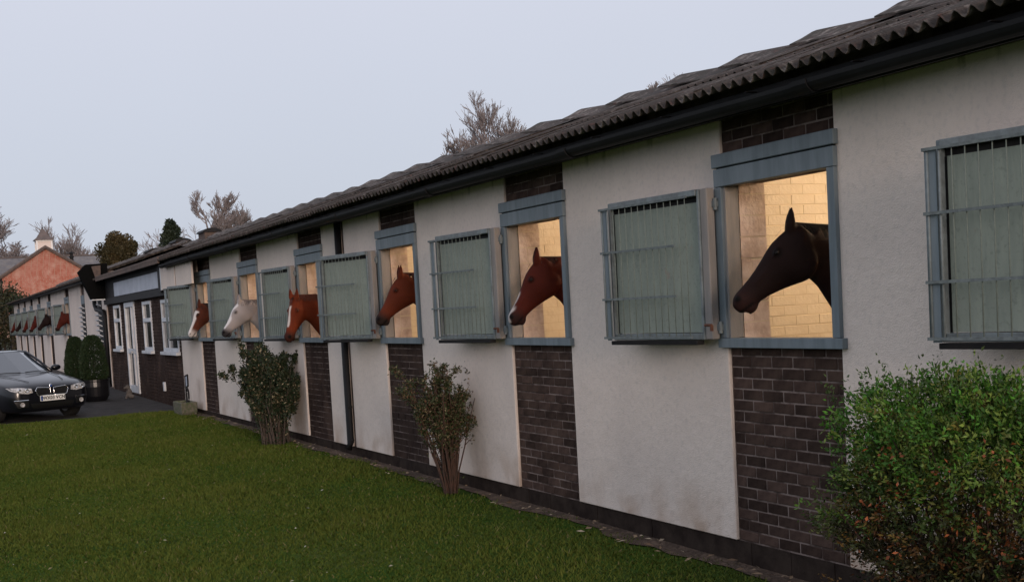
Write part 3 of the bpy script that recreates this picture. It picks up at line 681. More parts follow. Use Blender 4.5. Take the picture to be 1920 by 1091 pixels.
    P(e1.build('wing_wall', mat('wing_black', (.006, .006, .006), .9, spec=.02), root)); e2 = MB().rings([[(OX0+.01, y, z) for y, z in ((-.16, 3.05), (-.30, 3.05), (-.38, 3.36), (-.14, 3.38))], [(OX0+.09, y, z) for y, z in ((-.16, 3.05), (-.30, 3.05), (-.38, 3.36), (-.14, 3.38))]]); P(e2.build('barge_board', M['timber'], root))
    P(MB().box(OX0-.15, OX0+.30, -.46, .0, 2.43, 2.458).build('flashing', M['white_upvc'], root))
    P(MB().box(OX0+.2, OX1, 4.5, 4.75, -.3, 3.2).build('back_wall', M['mortar'], root))
    n0 = set(bpy.data.objects); roof(root, OX0, -20.27, zoff=.0)
    for o in set(bpy.data.objects)-n0: P(o)
    root.location.x = -off
    P2 = MB().tube([(OX0-1.9, -.12, 2.95), (OX0-1.9, -.12, 2.35), (OX0-1.6, -.12, 2.2), (OX0-.1, -.12, 2.12), (OX0+.02, -.12, 2.0), (OX0+.02, -.12, .05)], .06, 10).build('downpipe', M['black_plastic'], root, smooth=True); P(P2)
    return root
office()

# ------------------------------------------------------------------ far stable row
FX = [-40.3, -46.4, -50.6, -54.2, -57.8, -61.4]; FZ = .14
def far_block():
    root = empty('stable_block', (-47, 0, 0)); off = 47
    tag(root, 'farther stable row with narrow white panels and six shutters beyond the office', 'stable')
    before = set(bpy.data.objects); xl, xr = -64.5, OX0-.36
    openings = sorted(FX); solid = [(-36.4, -35.5), (-32.6, -31.7)]
    core = MB(); prev = xl
    for x in openings: core.box(prev, x-.595, .031, .3, -.3, 3.1+FZ); core.box(x-.595, x+.595, .045, .3, -.3, Z_SILL+FZ); core.box(x-.595, x+.595, .045, .3, 2.6+FZ, 3.1+FZ); prev = x+.595
    core.box(prev, xr, .031, .3, -.3, 3.1+FZ); core.build('wall', M['mortar'], root)
    gaps = [(x-HW, x+HW) for x in openings]+[(a, b) for a, b in solid]; gaps.sort(); prev = xl; bk = MB()
    for a, b in gaps: wall_panel(root, prev, a, z0=.02, z1=Z_TOP+FZ+.1); prev = b
    wall_panel(root, prev, xr, z0=.02, z1=Z_TOP+FZ-.2)
    for a, b in gaps[:]:
        if (a, b) in solid:
            lay_bricks(None, a, b, 0, 1.2, False, mb=bk); lay_bricks(None, a, b, 2.75, 3.05, False, mb=bk)
            lf = MB().box(a+.02, b-.02, .0, .03, 1.22, 2.72).build('louvre_frame', M['dark'], root)
            MB().box(a+.03, b-.03, -.01, .0, 2.45, 2.72).build('lintel', M['frame'], root)
            for i in range(8): MB().rings([[(a+.06, y, z) for y, z in ((-.015, 0), (-.10, .05), (-.10, .075), (-.015, .03))], [(b-.06, y, z) for y, z in ((-.015, 0), (-.10, .05), (-.10, .075), (-.015, .03))]]).build('louvre_slat', M['white_upvc'], lf).location.z = 1.27+i*.145
        else:
            lay_bricks(None, a, b, 0, Z_SILL+FZ, False, mb=bk); lay_bricks(None, a, b, Z_LT+FZ, 3.15, False, mb=bk); opening_parts(root, (a+b)/2, simple=True, zo=FZ)
    bk.build('brickwork', M['brick'], root, kind='stuff')
    pt = MB(); xs = [-63.2, -59.6, -56, -52.4, -48.5, -43, -38.5]
    for x in xs: pt.box(x-.1, x+.1, .33, 4.2, -.2, 3.2+FZ)
    pt.build('partition_wall', M['cream_in'], root)
    MB().box(xl, xr, 4.5, 4.75, -.3, 3.3).box(xl, xl+.2, .31, 4.49, -.3, 3.3).build('back_wall', M['cream_in'], root)
    MB().box(xl, xr, .31, 4.49, 3.2, 3.22).build('ceiling', M['cream_in'], root)
    MB().box(xl, xr, -.26, -.02, 2.95+FZ-.05, 3.05+FZ-.02).build('gutter', M['black_plastic'], root)
    MB().box(xl, xr, -.20, .03, 3.01+FZ-.06, 3.05+FZ-.05).build('soffit', M['dark'], root)
    roof(root, xl, xr, zoff=FZ-.02)
    for o in set(bpy.data.objects)-before-{root}:
        if o.parent == root: o.location.x += off
    return root
far_block()
stable_lamp(-40.3, 60, lab='warm lit ceiling lamp inside the nearest box of the farther stable row')
SF = None
FL = ['nearest', 'second', 'third', 'fourth', 'fifth', 'farthest']
for i, x in enumerate(FX):
    o = copy_tree(SH); place_shutter(o, x-.62-(0 if i else 1.2)*0, 9, '%s shutter of the farther stable row, beyond the office' % FL[i], zo=FZ); o.rotation_euler = (0, 0, R(9)); o['group'] = 'shutters of the farther stable row'
hk = [h2, h1, h2, h2, h1, h2]
for i, x in enumerate(FX):
    o = copy_tree(hk[i]); o.location = (x, -.15, FZ-.02); o.rotation_euler = (0, 0, R(random.uniform(-6, 6)))
    o['label'] = '%s small horse head looking out of the farther stable row' % FL[i]; o['group'] = 'horses of the farther stable row'
# ------------------------------------------------------------------ cars
def car_paint(name, c): return mat(name, c, .3, metal=0, coat=.5, spec=.3)
M['paint_black'] = car_paint('black_car_paint', (.004, .0045, .007)); M['paint_blue'] = car_paint('dark_blue_car_paint', (.012, .018, .035))
M['chrome'] = mat('chrome', (.75, .75, .76), .12, metal=1); M['tyre'] = mat('tyre', (.012, .012, .012), .85); M['alloy'] = mat('alloy', (.5, .5, .5), .3, metal=.9)
M['carglass'] = mat('car_glass', (.03, .04, .05), .04, spec=1.0, coat=1); M['lens'] = mat('headlight_lens', (.62, .60, .58), .08, spec=.9, coat=1, col2=(.25, .24, .23), scale=22)
M['plate'] = mat('number_plate', (.78, .78, .74), .35); M['black_text'] = mat('plate_text', (.01, .01, .01), .5); M['blue_mark'] = mat('plate_blue', (.02, .06, .22), .4)
M['mesh_black'] = mat('grille_black', (.006, .006, .006), .4)
def make_car(paint, detailed=True):
    """x forward with the nose at 0, y lateral, z up from the ground"""
    root = empty('parked_car')
    #      x     hw_top hw_belt zbot zbelt ztop
    st = [(.0, .50, .60, .30, .60, .66), (-.04, .60, .70, .24, .62, .705), (-.12, .68, .80, .20, .66, .75), (-.25, .72, .855, .19, .70, .79), (-.45, .74, .885, .18, .745, .835), (-.85, .76, .905, .18, .80, .895), (-1.25, .77, .91, .18, .84, .945),
          (-1.5, .77, .912, .18, .86, .97), (-2.4, .77, .912, .18, .88, .97), (-3.4, .77, .912, .18, .91, .99), (-4.0, .76, .905, .18, .93, 1.03), (-4.45, .70, .87, .24, .90, 1.02), (-4.62, .60, .76, .34, .84, .95)]
    rr = []
    for x, ht, hb, zb, zm, zt in st:
        h = [(0, zt), (ht*.35, zt-.002), (ht*.7, zt-.012), (ht*.93, zt-.035), (hb*.97, zm+.02), (hb, zm-.04), (hb+.01, (zm+zb)/2+.02), (hb-.01, zb+.14), (hb-.05, zb+.02), (hb*.7, zb), (0, zb)]
        ring = [(x, y, z) for y, z in h]+[(x, -y, z) for y, z in h[1:-1][::-1]]; rr.append(ring)
    b = MB().rings(rr); me = b.mesh('tmp', paint, smooth=True); ob = bpy.data.objects.new('tmp', me); C.objects.link(ob)
    sb = ob.modifiers.new('s', 'SUBSURF'); sb.levels = 2; cuts = []
    for x in (-.86, -3.66):
        for s_ in (-1, 1):
            cm = MB().rings([[(x+.37*math.cos(t), s_*y, .335+.37*math.sin(t)) for t in [2*PI*i/32 for i in range(32)]] for y in (.62, 1.1)]).mesh('cut', M['mesh_black'])
            co_ = bpy.data.objects.new('cut', cm); C.objects.link(co_); cuts.append(co_); bo = ob.modifiers.new('b', 'BOOLEAN'); bo.operation = 'DIFFERENCE'; bo.object = co_; bo.solver = 'EXACT'
    dg = bpy.context.evaluated_depsgraph_get(); me2 = bpy.data.meshes.new_from_object(ob.evaluated_get(dg)); me2.name = 'car_body'
    bm = bmesh.new(); bm.from_mesh(me2); bv = BVHTree.FromBMesh(bm)
    for c_ in cuts+[ob]: bpy.data.objects.remove(c_)
    link('body', me2, root)
    def hit(y, z, off=.006):
        r = bv.ray_cast(Vector((1.5, y, z)), Vector((-1, 0, 0)))
        return Vector((r[0].x+off, y, z)) if r[0] else Vector((-.3, y, z))
    # greenhouse
    lo = [(-1.22, .0), (-1.26, .45), (-1.45, .74), (-2.3, .80), (-3.3, .79), (-4.0, .66), (-4.12, .0)]; hi = [(-1.98, .0), (-2.0, .36), (-2.10, .54), (-2.5, .585), (-3.0, .57), (-3.35, .48), (-3.40, .0)]
    def ring(pl, z, zs=None): return [(x, y, z if not zs else zs[i]) for i, (x, y) in enumerate(pl)]+[(x, -y, z if not zs else zs[len(pl)-2-i]) for i, (x, y) in enumerate(pl[1:-1][::-1])]
    zl = [.945, .94, .93, .935, .95, .985, 1.0]; zh = [1.375, 1.37, 1.345, 1.36, 1.35, 1.315, 1.315]
    rl, rh = [[(x, y, zz[i]) for i, (x, y) in enumerate(pl)]+[(pl[i][0], -pl[i][1], zz[i]) for i in range(len(pl)-2, 0, -1)] for pl, zz in ((lo, zl), (hi, zh))]
    MB().rings([rl, rh]).build('windscreen_and_windows', M['carglass'], root)
    rt_ = MB(); c0 = [(x, y, z+.006) for x, y, z in rh]; c1 = [(-2.65+(x+2.65)*.6, y*.6, 1.405) for x, y, z in rh]; rt_.rings([c0, c1]).build('roof', paint, root, smooth=False)
    for s_ in (-1, 1):
        MB().tube([(-1.42, s_*.755, .93), (-1.75, s_*.66, 1.16), (-2.08, s_*.555, 1.355), (-2.5, s_*.60, 1.375), (-3.05, s_*.585, 1.36), (-3.4, s_*.50, 1.325), (-4.02, s_*.67, 1.0)], .026, 8).build('pillar', paint, root, smooth=True)
        MB().ball((-1.62, s_*.96, 1.0), (.07, .11, .065), 8).box(-1.66, -1.6, s_*.80 if s_ > 0 else -.9, .9 if s_ > 0 else -.80, .955, .985).build('mirror', paint, root, smooth=True)
    for x in (-.86, -3.66):
        for s_ in (-1, 1):
            wh = empty('wheel', (x, s_*.80, .335)); wh.parent = root; wh.rotation_euler = (PI/2, 0, 0)
            MB().lathe([(.22, -.11), (.30, -.115), (.33, -.09), (.335, 0), (.33, .09), (.30, .115), (.22, .11)], 32).build('tyre', M['tyre'], wh, smooth=True)
            rm = MB().lathe([(.225, -.112), (.225, -.06), (.21, -.05)], 28).lathe([(.21, .05), (.225, .06), (.225, .112)], 28)
            for i in range(10): a = 2*PI*i/10; rm.box(-.018, .018, .03, .215, -.10, .10, Matrix.Rotation(a, 4, 'Z'))
            rm.lathe([(.05, -.107), (.05, .107)], 12).build('rim', M['alloy'], wh)
    if not detailed: bm.free(); return root
    def patch(name, outline, mt, off=.008, n=3):
        """polygon (y,z) laid on the body surface as a fan with inner rings"""
        cy = sum(p[0] for p in outline)/len(outline); cz = sum(p[1] for p in outline)/len(outline); m = MB(); N_ = len(outline)
        for f in (1, .98, .6, .01):
            for y, z in outline:
                q = hit(cy+(y-cy)*f, cz+(z-cz)*f, off if f < 1 else .0); m.v.append(tuple(q))
        for r in range(3):
            for i in range(N_): m.f.append((r*N_+i, r*N_+(i+1) % N_, (r+1)*N_+(i+1) % N_, (r+1)*N_+i))
        return m.build(name, mt, root, smooth=False)
    def dens(o, k=4): return [(o[i][0]+(o[(i+1) % len(o)][0]-o[i][0])*j/k, o[i][1]+(o[(i+1) % len(o)][1]-o[i][1])*j/k) for i in range(len(o)) for j in range(k)]
    for s_ in (-1, 1):
        hl = patch('headlight', dens([(s_*.40, .585), (s_*.42, .665), (s_*.62, .695), (s_*.83, .70), (s_*.80, .64), (s_*.66, .585), (s_*.5, .565)]), M['lens'], .012)
        for cy in (.52, .66):
            p = hit(s_*cy, .632, .012); MB().rings([[tuple(p+Vector((dx, r*math.cos(t), r*math.sin(t)))) for t in [2*PI*i/16 for i in range(16)]] for r, dx in ((.040, -.02), (.040, .006), (.030, .010), (.012, -.004))]).build('lamp_ring', M['chrome'], hl)
        kd = dens([(s_*.035, .515), (s_*.035, .655), (s_*.30, .675), (s_*.345, .62), (s_*.31, .525), (s_*.26, .505)], 3)
        g = patch('kidney_grille', kd, M['mesh_black'], .004)
        pts = [hit(y, z, .008) for y, z in kd]; MB().tube([tuple(p) for p in pts]+[tuple(pts[0])], .0085, 6).build('grille_frame', M['chrome'], g, smooth=True)
        for i in range(8):
            y = s_*(.065+.031*i); MB().tube([tuple(hit(y, z, .007)) for z in (.53, .585, .645)], .004, 4).build('grille_slat', M['dark'], g)
        patch('air_intake', dens([(s_*.50, .30), (s_*.50, .42), (s_*.76, .43), (s_*.70, .30)]), M['mesh_black'], .004)
        MB().tube([tuple(hit(s_*y, .445, .006)) for y in (.50, .60, .70, .76)], .008, 6).build('bumper_trim', M['chrome'], root)
        p = hit(s_*.62, .36, .0); MB().rings([[tuple(p+Vector((dx, r*math.cos(t), r*math.sin(t)))) for t in [2*PI*i/16 for i in range(16)]] for r, dx in ((.045, -.03), (.045, .014), (.036, .016), (.01, .006))]).build('fog_lamp', M['lens'], root)
    patch('lower_grille', dens([(-.42, .26), (-.46, .37), (.46, .37), (.42, .26)], 5), M['mesh_black'], .004)
    p = hit(0, .69, .0); bd = MB().ball((p.x, 0, .69), (.012, .042, .042), 10).build('badge', M['chrome'], root, smooth=True)
    MB().ball((p.x+.007, 0, .69), (.008, .026, .026), 8).build('badge_centre', M['blue_mark'], bd, smooth=True)
    px = hit(0, .44, 0).x+.022
    pl = MB().box(px-.06, px, -.26, .26, .40, .512).build('number_plate', M['plate'], root, bevel=.004)
    MB().box(px+.0005, px+.002, -.255, -.215, .408, .504).build('plate_band', M['blue_mark'], pl)
    cu = bpy.data.curves.new('t', 'FONT'); cu.body = 'WX03 VCN'; cu.size = .092; cu.align_x = 'CENTER'; cu.align_y = 'CENTER'; cu.extrude = .001; cu.offset = .0022; cu.resolution_u = 2
    to = bpy.data.objects.new('t', cu); C.objects.link(to); tm = bpy.data.meshes.new_from_object(to.evaluated_get(bpy.context.evaluated_depsgraph_get())); bpy.data.objects.remove(to)
    tm.materials.clear(); tm.materials.append(M['black_text']); link('plate_lettering', tm, pl, (px+.003, .018, .456), (PI/2, 0, PI/2))
    # headlamp sweep crease lines on bonnet
    for s_ in (-1, 1): MB().tube([(x, s_*y, z) for x, y, z in ((-.22, .36, .79), (-.6, .45, .862), (-1.0, .52, .916), (-1.22, .55, .938))], .006, 5).build('bonnet_crease', paint, root, smooth=True)
    for s_ in (-1, 1): MB().tube([(-1.17, s_*.05, .955), (-1.22, s_*.35, .965), (-1.27, s_*.62, .955)], .008, 5).build('wiper', M['dark'], root)
    bm.free(); return root
c1 = make_car(M['paint_black']); c1.location = (-20.45, -2.56, gz(-20.5)-.01); c1.rotation_euler = (0, 0, R(22))
tag(c1, 'black car with twin chrome-rimmed grilles and white number plate parked at the lawn edge', 'car')
c2 = make_car(M['paint_blue'], False); c2.location = (-26.0, -1.66, gz(-26)-.10); c2.rotation_euler = (0, 0, R(84))
tag(c2, 'dark blue car parked behind the black car, only its bonnet showing', 'car')

# ------------------------------------------------------------------ foliage
def leaf_mat(name, trans=.25):
    m = mat(name, (0, 0, 0), .6, attr='tint', spec=.3); return m
M['leaf'] = leaf_mat('leaf'); M['bark'] = mat('bark', (.085, .06, .045), .9, col2=(.04, .03, .022), scale=20, bump=.5, bscale=50)
M['bark_red'] = mat('red_brown_stem', (.085, .040, .025), .85, col2=(.045, .028, .02), scale=15, bump=.4, bscale=60)
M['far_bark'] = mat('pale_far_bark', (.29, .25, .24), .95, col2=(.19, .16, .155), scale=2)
def leaves(name, pts, dirs, ln, wd, cols, parent, mt, rng=RNG):
    """each leaf a folded pair of triangles at pts along dirs"""
    n = len(pts); d = dirs/np.linalg.norm(dirs, axis=1)[:, None]; r = rng.normal(size=(n, 3)); s_ = np.cross(d, r); s_ /= np.linalg.norm(s_, axis=1)[:, None]+1e-9
    up_ = np.cross(s_, d); l = ln[:, None]; w_ = wd[:, None]
    V = np.stack([pts, pts+d*l*.45+s_*w_+up_*w_*.4, pts+d*l, pts+d*l*.45-s_*w_+up_*w_*.4], 1).reshape(-1, 3); b = np.arange(n)*4
    F = np.concatenate([np.stack([b, b+1, b+2], 1), np.stack([b, b+2, b+3], 1)]); cc = np.ones((n, 4, 4)); cc[:, :, :3] = cols[:, None, :]
    return np_mesh(name, V, F, mt, parent, cols=cc.reshape(-1, 4))
def bush_big():
    root = empty('shrub', (2.35, -.62, gz(2))); rng = np.random.default_rng(11)
    tag(root, 'big dense green bush with orange brown inner twigs in the right foreground', 'bush')
    cl = []
    while len(cl) < 5400:      # sprays through the volume; outer ones green, inner ones brown
        p = rng.uniform(-1, 1, 3); rr = np.linalg.norm(p)
        if rr > 1 or rr < .5: continue
        th = math.atan2(p[1], p[0]); lump = 1+.10*math.sin(3*th+1.3)+.07*math.sin(5*th+p[2]*4)+.06*math.sin(p[2]*7+2+2*th)
        nn = noise.noise((p[0]*1.9, p[1]*1.9, p[2]*1.9+4)); lump *= 1+.30*nn
        if rr > .8 and rng.random() < .75*(noise.noise((p[0]*5, p[1]*5, p[2]*5+9))+.35): continue
        pz = math.copysign(abs(p[2])**.8, p[2]); q = np.array([p[0]*1.08*lump*(1-.30*max(0, -p[2]-.05)), p[1]*.40*lump, .76+pz*(.66 if pz > 0 else .78)])
        if q[2] < .03: continue
        if .42*q[0]+.91*q[1] < min(-.14, -.62+.45*(.68-q[2])/.32) and q[2] < .68 and rng.random() < .97: continue
        cl.append((q, rr, p))
    pts = []; dirs = []; ln = []; wd = []; cols = []
    for q, rr, p in cl:
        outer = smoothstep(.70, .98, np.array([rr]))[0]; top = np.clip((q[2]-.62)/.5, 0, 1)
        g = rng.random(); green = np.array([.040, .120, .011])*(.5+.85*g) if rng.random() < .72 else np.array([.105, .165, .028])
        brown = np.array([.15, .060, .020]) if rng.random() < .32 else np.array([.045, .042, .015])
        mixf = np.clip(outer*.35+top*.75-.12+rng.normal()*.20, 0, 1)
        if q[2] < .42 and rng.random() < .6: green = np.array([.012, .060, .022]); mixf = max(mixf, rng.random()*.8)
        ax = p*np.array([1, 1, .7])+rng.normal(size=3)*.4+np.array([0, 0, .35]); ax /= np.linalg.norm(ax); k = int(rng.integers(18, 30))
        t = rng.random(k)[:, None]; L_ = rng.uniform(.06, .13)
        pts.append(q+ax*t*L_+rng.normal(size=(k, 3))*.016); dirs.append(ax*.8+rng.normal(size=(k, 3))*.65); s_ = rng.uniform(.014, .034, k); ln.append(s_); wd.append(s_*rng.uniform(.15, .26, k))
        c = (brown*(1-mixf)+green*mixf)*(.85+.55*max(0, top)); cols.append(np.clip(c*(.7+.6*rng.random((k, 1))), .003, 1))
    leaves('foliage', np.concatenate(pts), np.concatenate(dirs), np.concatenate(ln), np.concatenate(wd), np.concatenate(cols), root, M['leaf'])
    tw = MB(); r2 = random.Random(4)
    for i in range(200):
        q = cl[r2.randrange(len(cl))][0]; b0 = Vector((r2.uniform(-.25, .25), r2.uniform(-.12, .12), .0)); mid = b0.lerp(Vector(q), .5)+Vector((0, 0, r2.uniform(-.05, .15)))
        tw.tube([b0, mid, Vector(q)], [.009, .006, .002], 5)
    tw.build('branches', M['bark_red'], root)
    pts = []; dirs = []; cols = []; r3 = np.random.default_rng(5)
    for i in range(40):
        xx = r3.uniform(-.95, .5); c0 = np.array([xx, r3.uniform(-.2, .2), 1.40-.16*xx*xx+r3.uniform(-.06, .03)]); ax = np.array([r3.normal()*.4, r3.normal()*.3, 1]); ax /= np.linalg.norm(ax)
        for t in np.linspace(0, .14*r3.uniform(.4, 1.5), 12): pts.append(c0+ax*t+r3.normal(size=3)*.008); dirs.append(ax*.5+r3.normal(size=3)*.8); cols.append(np.array([.06, .10, .03])*r3.uniform(.6, 1.3))
    for i in range(34):
        th = r3.uniform(3.2, 6.0); c0 = np.array([math.cos(th)*.75, math.sin(th)*.42, r3.uniform(.62, 1.15)])
        for t in range(9): pts.append(c0+r3.normal(size=3)*.03); dirs.append(r3.normal(size=3)); cols.append(np.array([.30, .085, .028])*r3.uniform(.3, 1.2))
    n = len(pts); leaves('sprigs', np.array(pts), np.array(dirs), r3.uniform(.016, .034, n), r3.uniform(.004, .009, n), np.array(cols), root, M['leaf'])['kind'] = 'stuff'
bush_big()
def upright_shrub(name, loc, lab, stems, h, spread_x, spread_y, leafz, nleaf, colfn, leaf=(.018, .038), base=.09, seed=3, barkm='bark', lean=0., cs=.5):
    root = empty(name, loc); tag(root, lab, 'shrub'); r2 = random.Random(seed); rng = np.random.default_rng(seed)
    st = MB(); pts = []; dirs = []; cols = []
    def shoot(p, d, L_, rad, depth):
        P_ = [p]; 
        for i in range(4):
            d = (d+Vector((r2.gauss(0, .10), r2.gauss(0, .10), r2.gauss(.03, .06)))).normalized(); P_.append(P_[-1]+d*L_/4)
        st.tube(P_, [rad*(1-.17*i) for i in range(5)], 5)
        if depth > 0:
            for i in range(r2.randint(2, 4)):
                f = r2.uniform(.35, 1)*3.99; j = int(f); q = P_[j].lerp(P_[j+1], f-j); nd = (d+Vector((r2.gauss(0, .45), r2.gauss(0, .4), r2.gauss(.15, .25)))).normalized(); shoot(q, nd, L_*r2.uniform(.5, 1)*cs, rad*.5, depth-1)
        for i in range(4):
            for _ in range(3):
                q = P_[i].lerp(P_[i+1], r2.random()); 
                if r2.random() < leafz(q.z/h): tips.append((q, d))
    tips = []
    for i in range(stems):
        a = r2.uniform(0, 6.28); p = Vector((math.cos(a)*base*r2.random(), math.sin(a)*base*r2.random()*.7, -.02)); q = Vector((lean+math.cos(a)*spread_x*r2.uniform(.1, 1), math.sin(a)*spread_y*r2.uniform(.3, 1), h*r2.uniform(.62, 1)))
        d = (q-p); shoot(p, d.normalized(), d.length, r2.uniform(.007, .014), 2)
    st.build('stems', M[barkm], root)
    for i in range(nleaf):
        q, d = tips[r2.randrange(len(tips))]; pts.append(np.array(q)+rng.normal(size=3)*.022); dirs.append(np.array(d)*.5+rng.normal(size=3)*.8); cols.append(colfn(q.z/h, rng))
    n = len(pts); leaves('foliage', np.array(pts), np.array(dirs), rng.uniform(leaf[0], leaf[1], n), rng.uniform(leaf[0], leaf[1], n)*.28, np.array(cols), root, M['leaf'])
    return root
def col_mid(z, r):
    c = np.array([.040, .055, .018]) if r.random() < .6 else (np.array([.10, .055, .03]) if r.random() < .55 else np.array([.16, .13, .07])); return c*r.uniform(.5, 1.3)
upright_shrub('shrub', (-5.12, -.30, gz(-5.1)), 'sparse twiggy shrub with bare reddish stems in front of the white wall', 70, 1.24, .22, .16, lambda z: .12+.88*max(0, min(1, (z-.40)/.3)), 17000, col_mid, seed=14, barkm='bark_red', cs=.20)
def col_dark(z, r):
    u_ = r.random(); c = np.array([.022, .038, .016]) if u_ < .75 else (np.array([.060, .050, .025]) if u_ < .93 else np.array([.26, .22, .14])); return c*r.uniform(.5, 1.35)
upright_shrub('shrub', (-11.6, -.36, gz(-12)), 'dark bushy shrub below the white grey horse, wide at the top', 80, 1.22, .52, .28, lambda z: .45+.55*max(0, min(1, (z-.15)/.2)), 60000, col_dark, leaf=(.028, .055), base=.34, seed=21, lean=-.20, cs=.33)

def col_low(z, r): return np.array([.012, .055, .020])*r.uniform(.5, 1.4)
upright_shrub('low_shrub', (1.66, -.42, gz(1.6)), 'small dark green plant growing against the wall foot left of the big bush', 26, .34, .26, .14, lambda z: .9, 2600, col_low, leaf=(.02, .045), base=.12, seed=33, cs=.4)
def topiary(name, loc, h, wd, lab, pot=True, seed=2):
    root = empty(name, loc); tag(root, lab, 'conifer', 'clipped conifers in black pots'); rng = np.random.default_rng(seed)
    zb = .50; n = 15000; z = rng.random(n)**1.1; a = rng.random(n)*2*PI; env = np.interp(z, [0, .06, .3, .7, .9, .97, 1], [.72, .98, 1, .80, .58, .38, .12])*wd
    rad = env*(1-.22*rng.random(n)**2)*(1+.05*np.sin(a*5+z*9)+.04*np.sin(a*9-z*17)); pts = np.stack([rad*np.cos(a), rad*np.sin(a), zb+z*(h-zb)], 1)
    dirs = np.stack([np.cos(a), np.sin(a), np.full(n, 1.2)], 1)+rng.normal(size=(n, 3))*.5
    cols = np.array([.014, .034, .014])*(.6+.8*rng.random((n, 1)))+np.array([.012, .006, 0])*rng.random((n, 1))
    leaves('foliage', pts, dirs, rng.uniform(.025, .06, n), rng.uniform(.006, .014, n), cols, root, M['leaf'])
    MB().tube([(0, 0, .38), (0, 0, h*.8)], [.035, .012], 8).build('trunk', M['bark'], root)
    MB().lathe([(.0, .0), (.24, 0), (.31, .12), (.345, .35), (.335, .46), (.35, .47), (.35, .52), (.31, .52), (.31, .46), (.02, .45)][1:], 28).build('pot', M['pot'], root, smooth=False)
    return root
topiary('potted_conifer', (-25.6, -1.10, gz(-25.6)-.01), 1.55, .31, 'clipped cone conifer in a black pot, the right one beside the white pillar')
topiary('potted_conifer', (-26.3, -1.42, gz(-26.3)-.01), 1.53, .25, 'clipped cone conifer partly behind the dark car, left of its twin', seed=5)

# planter and little bicycle frame ornament by the office corner
tr = empty('stone_planter', (-18.95, -.26, gz(-19))); tag(tr, 'mossy stone trough at the wall corner holding a black wire ornament', 'planter')
MB().rings([[(sx*.42*f, sy*.15*f, z) for sx, sy in ((-1, -1), (1, -1), (1, 1), (-1, 1))] for f, z in ((.92, 0), (1, .06), (1.03, .22), (1.03, .25), (.84, .25), (.82, .20))]).build('trough', M['stone'], tr, bevel=.01)
MB().box(-.33, .33, -.115, .115, .19, .215).build('soil', M['soil'], tr)
og = empty('wire_ornament', (-18.75, -.24, gz(-19)+.21)); tag(og, 'small black framed sign and ring ornament standing in the stone trough', 'ornament')
fr = MB()
for a_, b_ in (((-.11, .32), (.13, .35)), ((.13, .35), (.15, .57)), ((.15, .57), (-.10, .54)), ((-.10, .54), (-.11, .32))): fr.tube([(a_[0], 0, a_[1]), (b_[0], 0, b_[1])], .016, 6)
fr.build('frame', M['dark'], og); MB().box(-.095, .128, .0, .012, .345, .545).build('panel', M['sign'], og)
MB().tube([(.02+.115*math.cos(t), 0, .155+.15*math.sin(t)) for t in [2*PI*i/20 for i in range(21)]], .018, 6).build('ring', M['dark'], og); MB().tube([(-.12, 0, .0), (-.10, 0, .33)], .014, 6).build('leg', M['dark'], og)
# terrier-sized stone animal by the office door
sd_ = empty('stone_dog', (-25.6, -.32, gz(-25.6)-.01)); tag(sd_, 'small sandy dog shaped doorstop sitting beside the office door', 'ornament')
dm = MB(); dm.ball((0, 0, .17), (.10, .10, .17), 10).ball((0, -.05, .38), (.075, .085, .075), 10).ball((0, -.13, .36), (.04, .06, .035), 8)
for s_ in (-1, 1): dm.tube([(s_*.05, -.06, .25), (s_*.055, -.09, .1), (s_*.055, -.12, 0)], [.035, .028, .035], 8).ball((s_*.09, .05, .07), (.05, .10, .07), 8).tube([(s_*.05, -.02, .42), (s_*.065, -.02, .49)], [.022, .004], 6)
me = dm.mesh('tmp', None); ob = bpy.data.objects.new('tmp', me); C.objects.link(ob); md = ob.modifiers.new('r', 'REMESH'); md.mode = 'VOXEL'; md.voxel_size = .01; q_ = ob.modifiers.new('s', 'SMOOTH'); q_.iterations = 3
me2 = bpy.data.meshes.new_from_object(ob.evaluated_get(bpy.context.evaluated_depsgraph_get())); bpy.data.objects.remove(ob); me2.materials.clear(); me2.materials.append(mat('sandstone', (.13, .12, .11), .9, col2=(.07, .06, .055), scale=12)); link('dog_figure', me2, sd_); sd_.scale = (.72, .72, .72)
vb = MB().box(-.07, .07, -.05, .0, -.10, .10).build('vent_outlet', M['white_upvc'], None, bevel=.01); vb.location = (-22.4, -.005, .32); tag(vb, 'small white pipe outlet low on the office brick wall', 'vent')

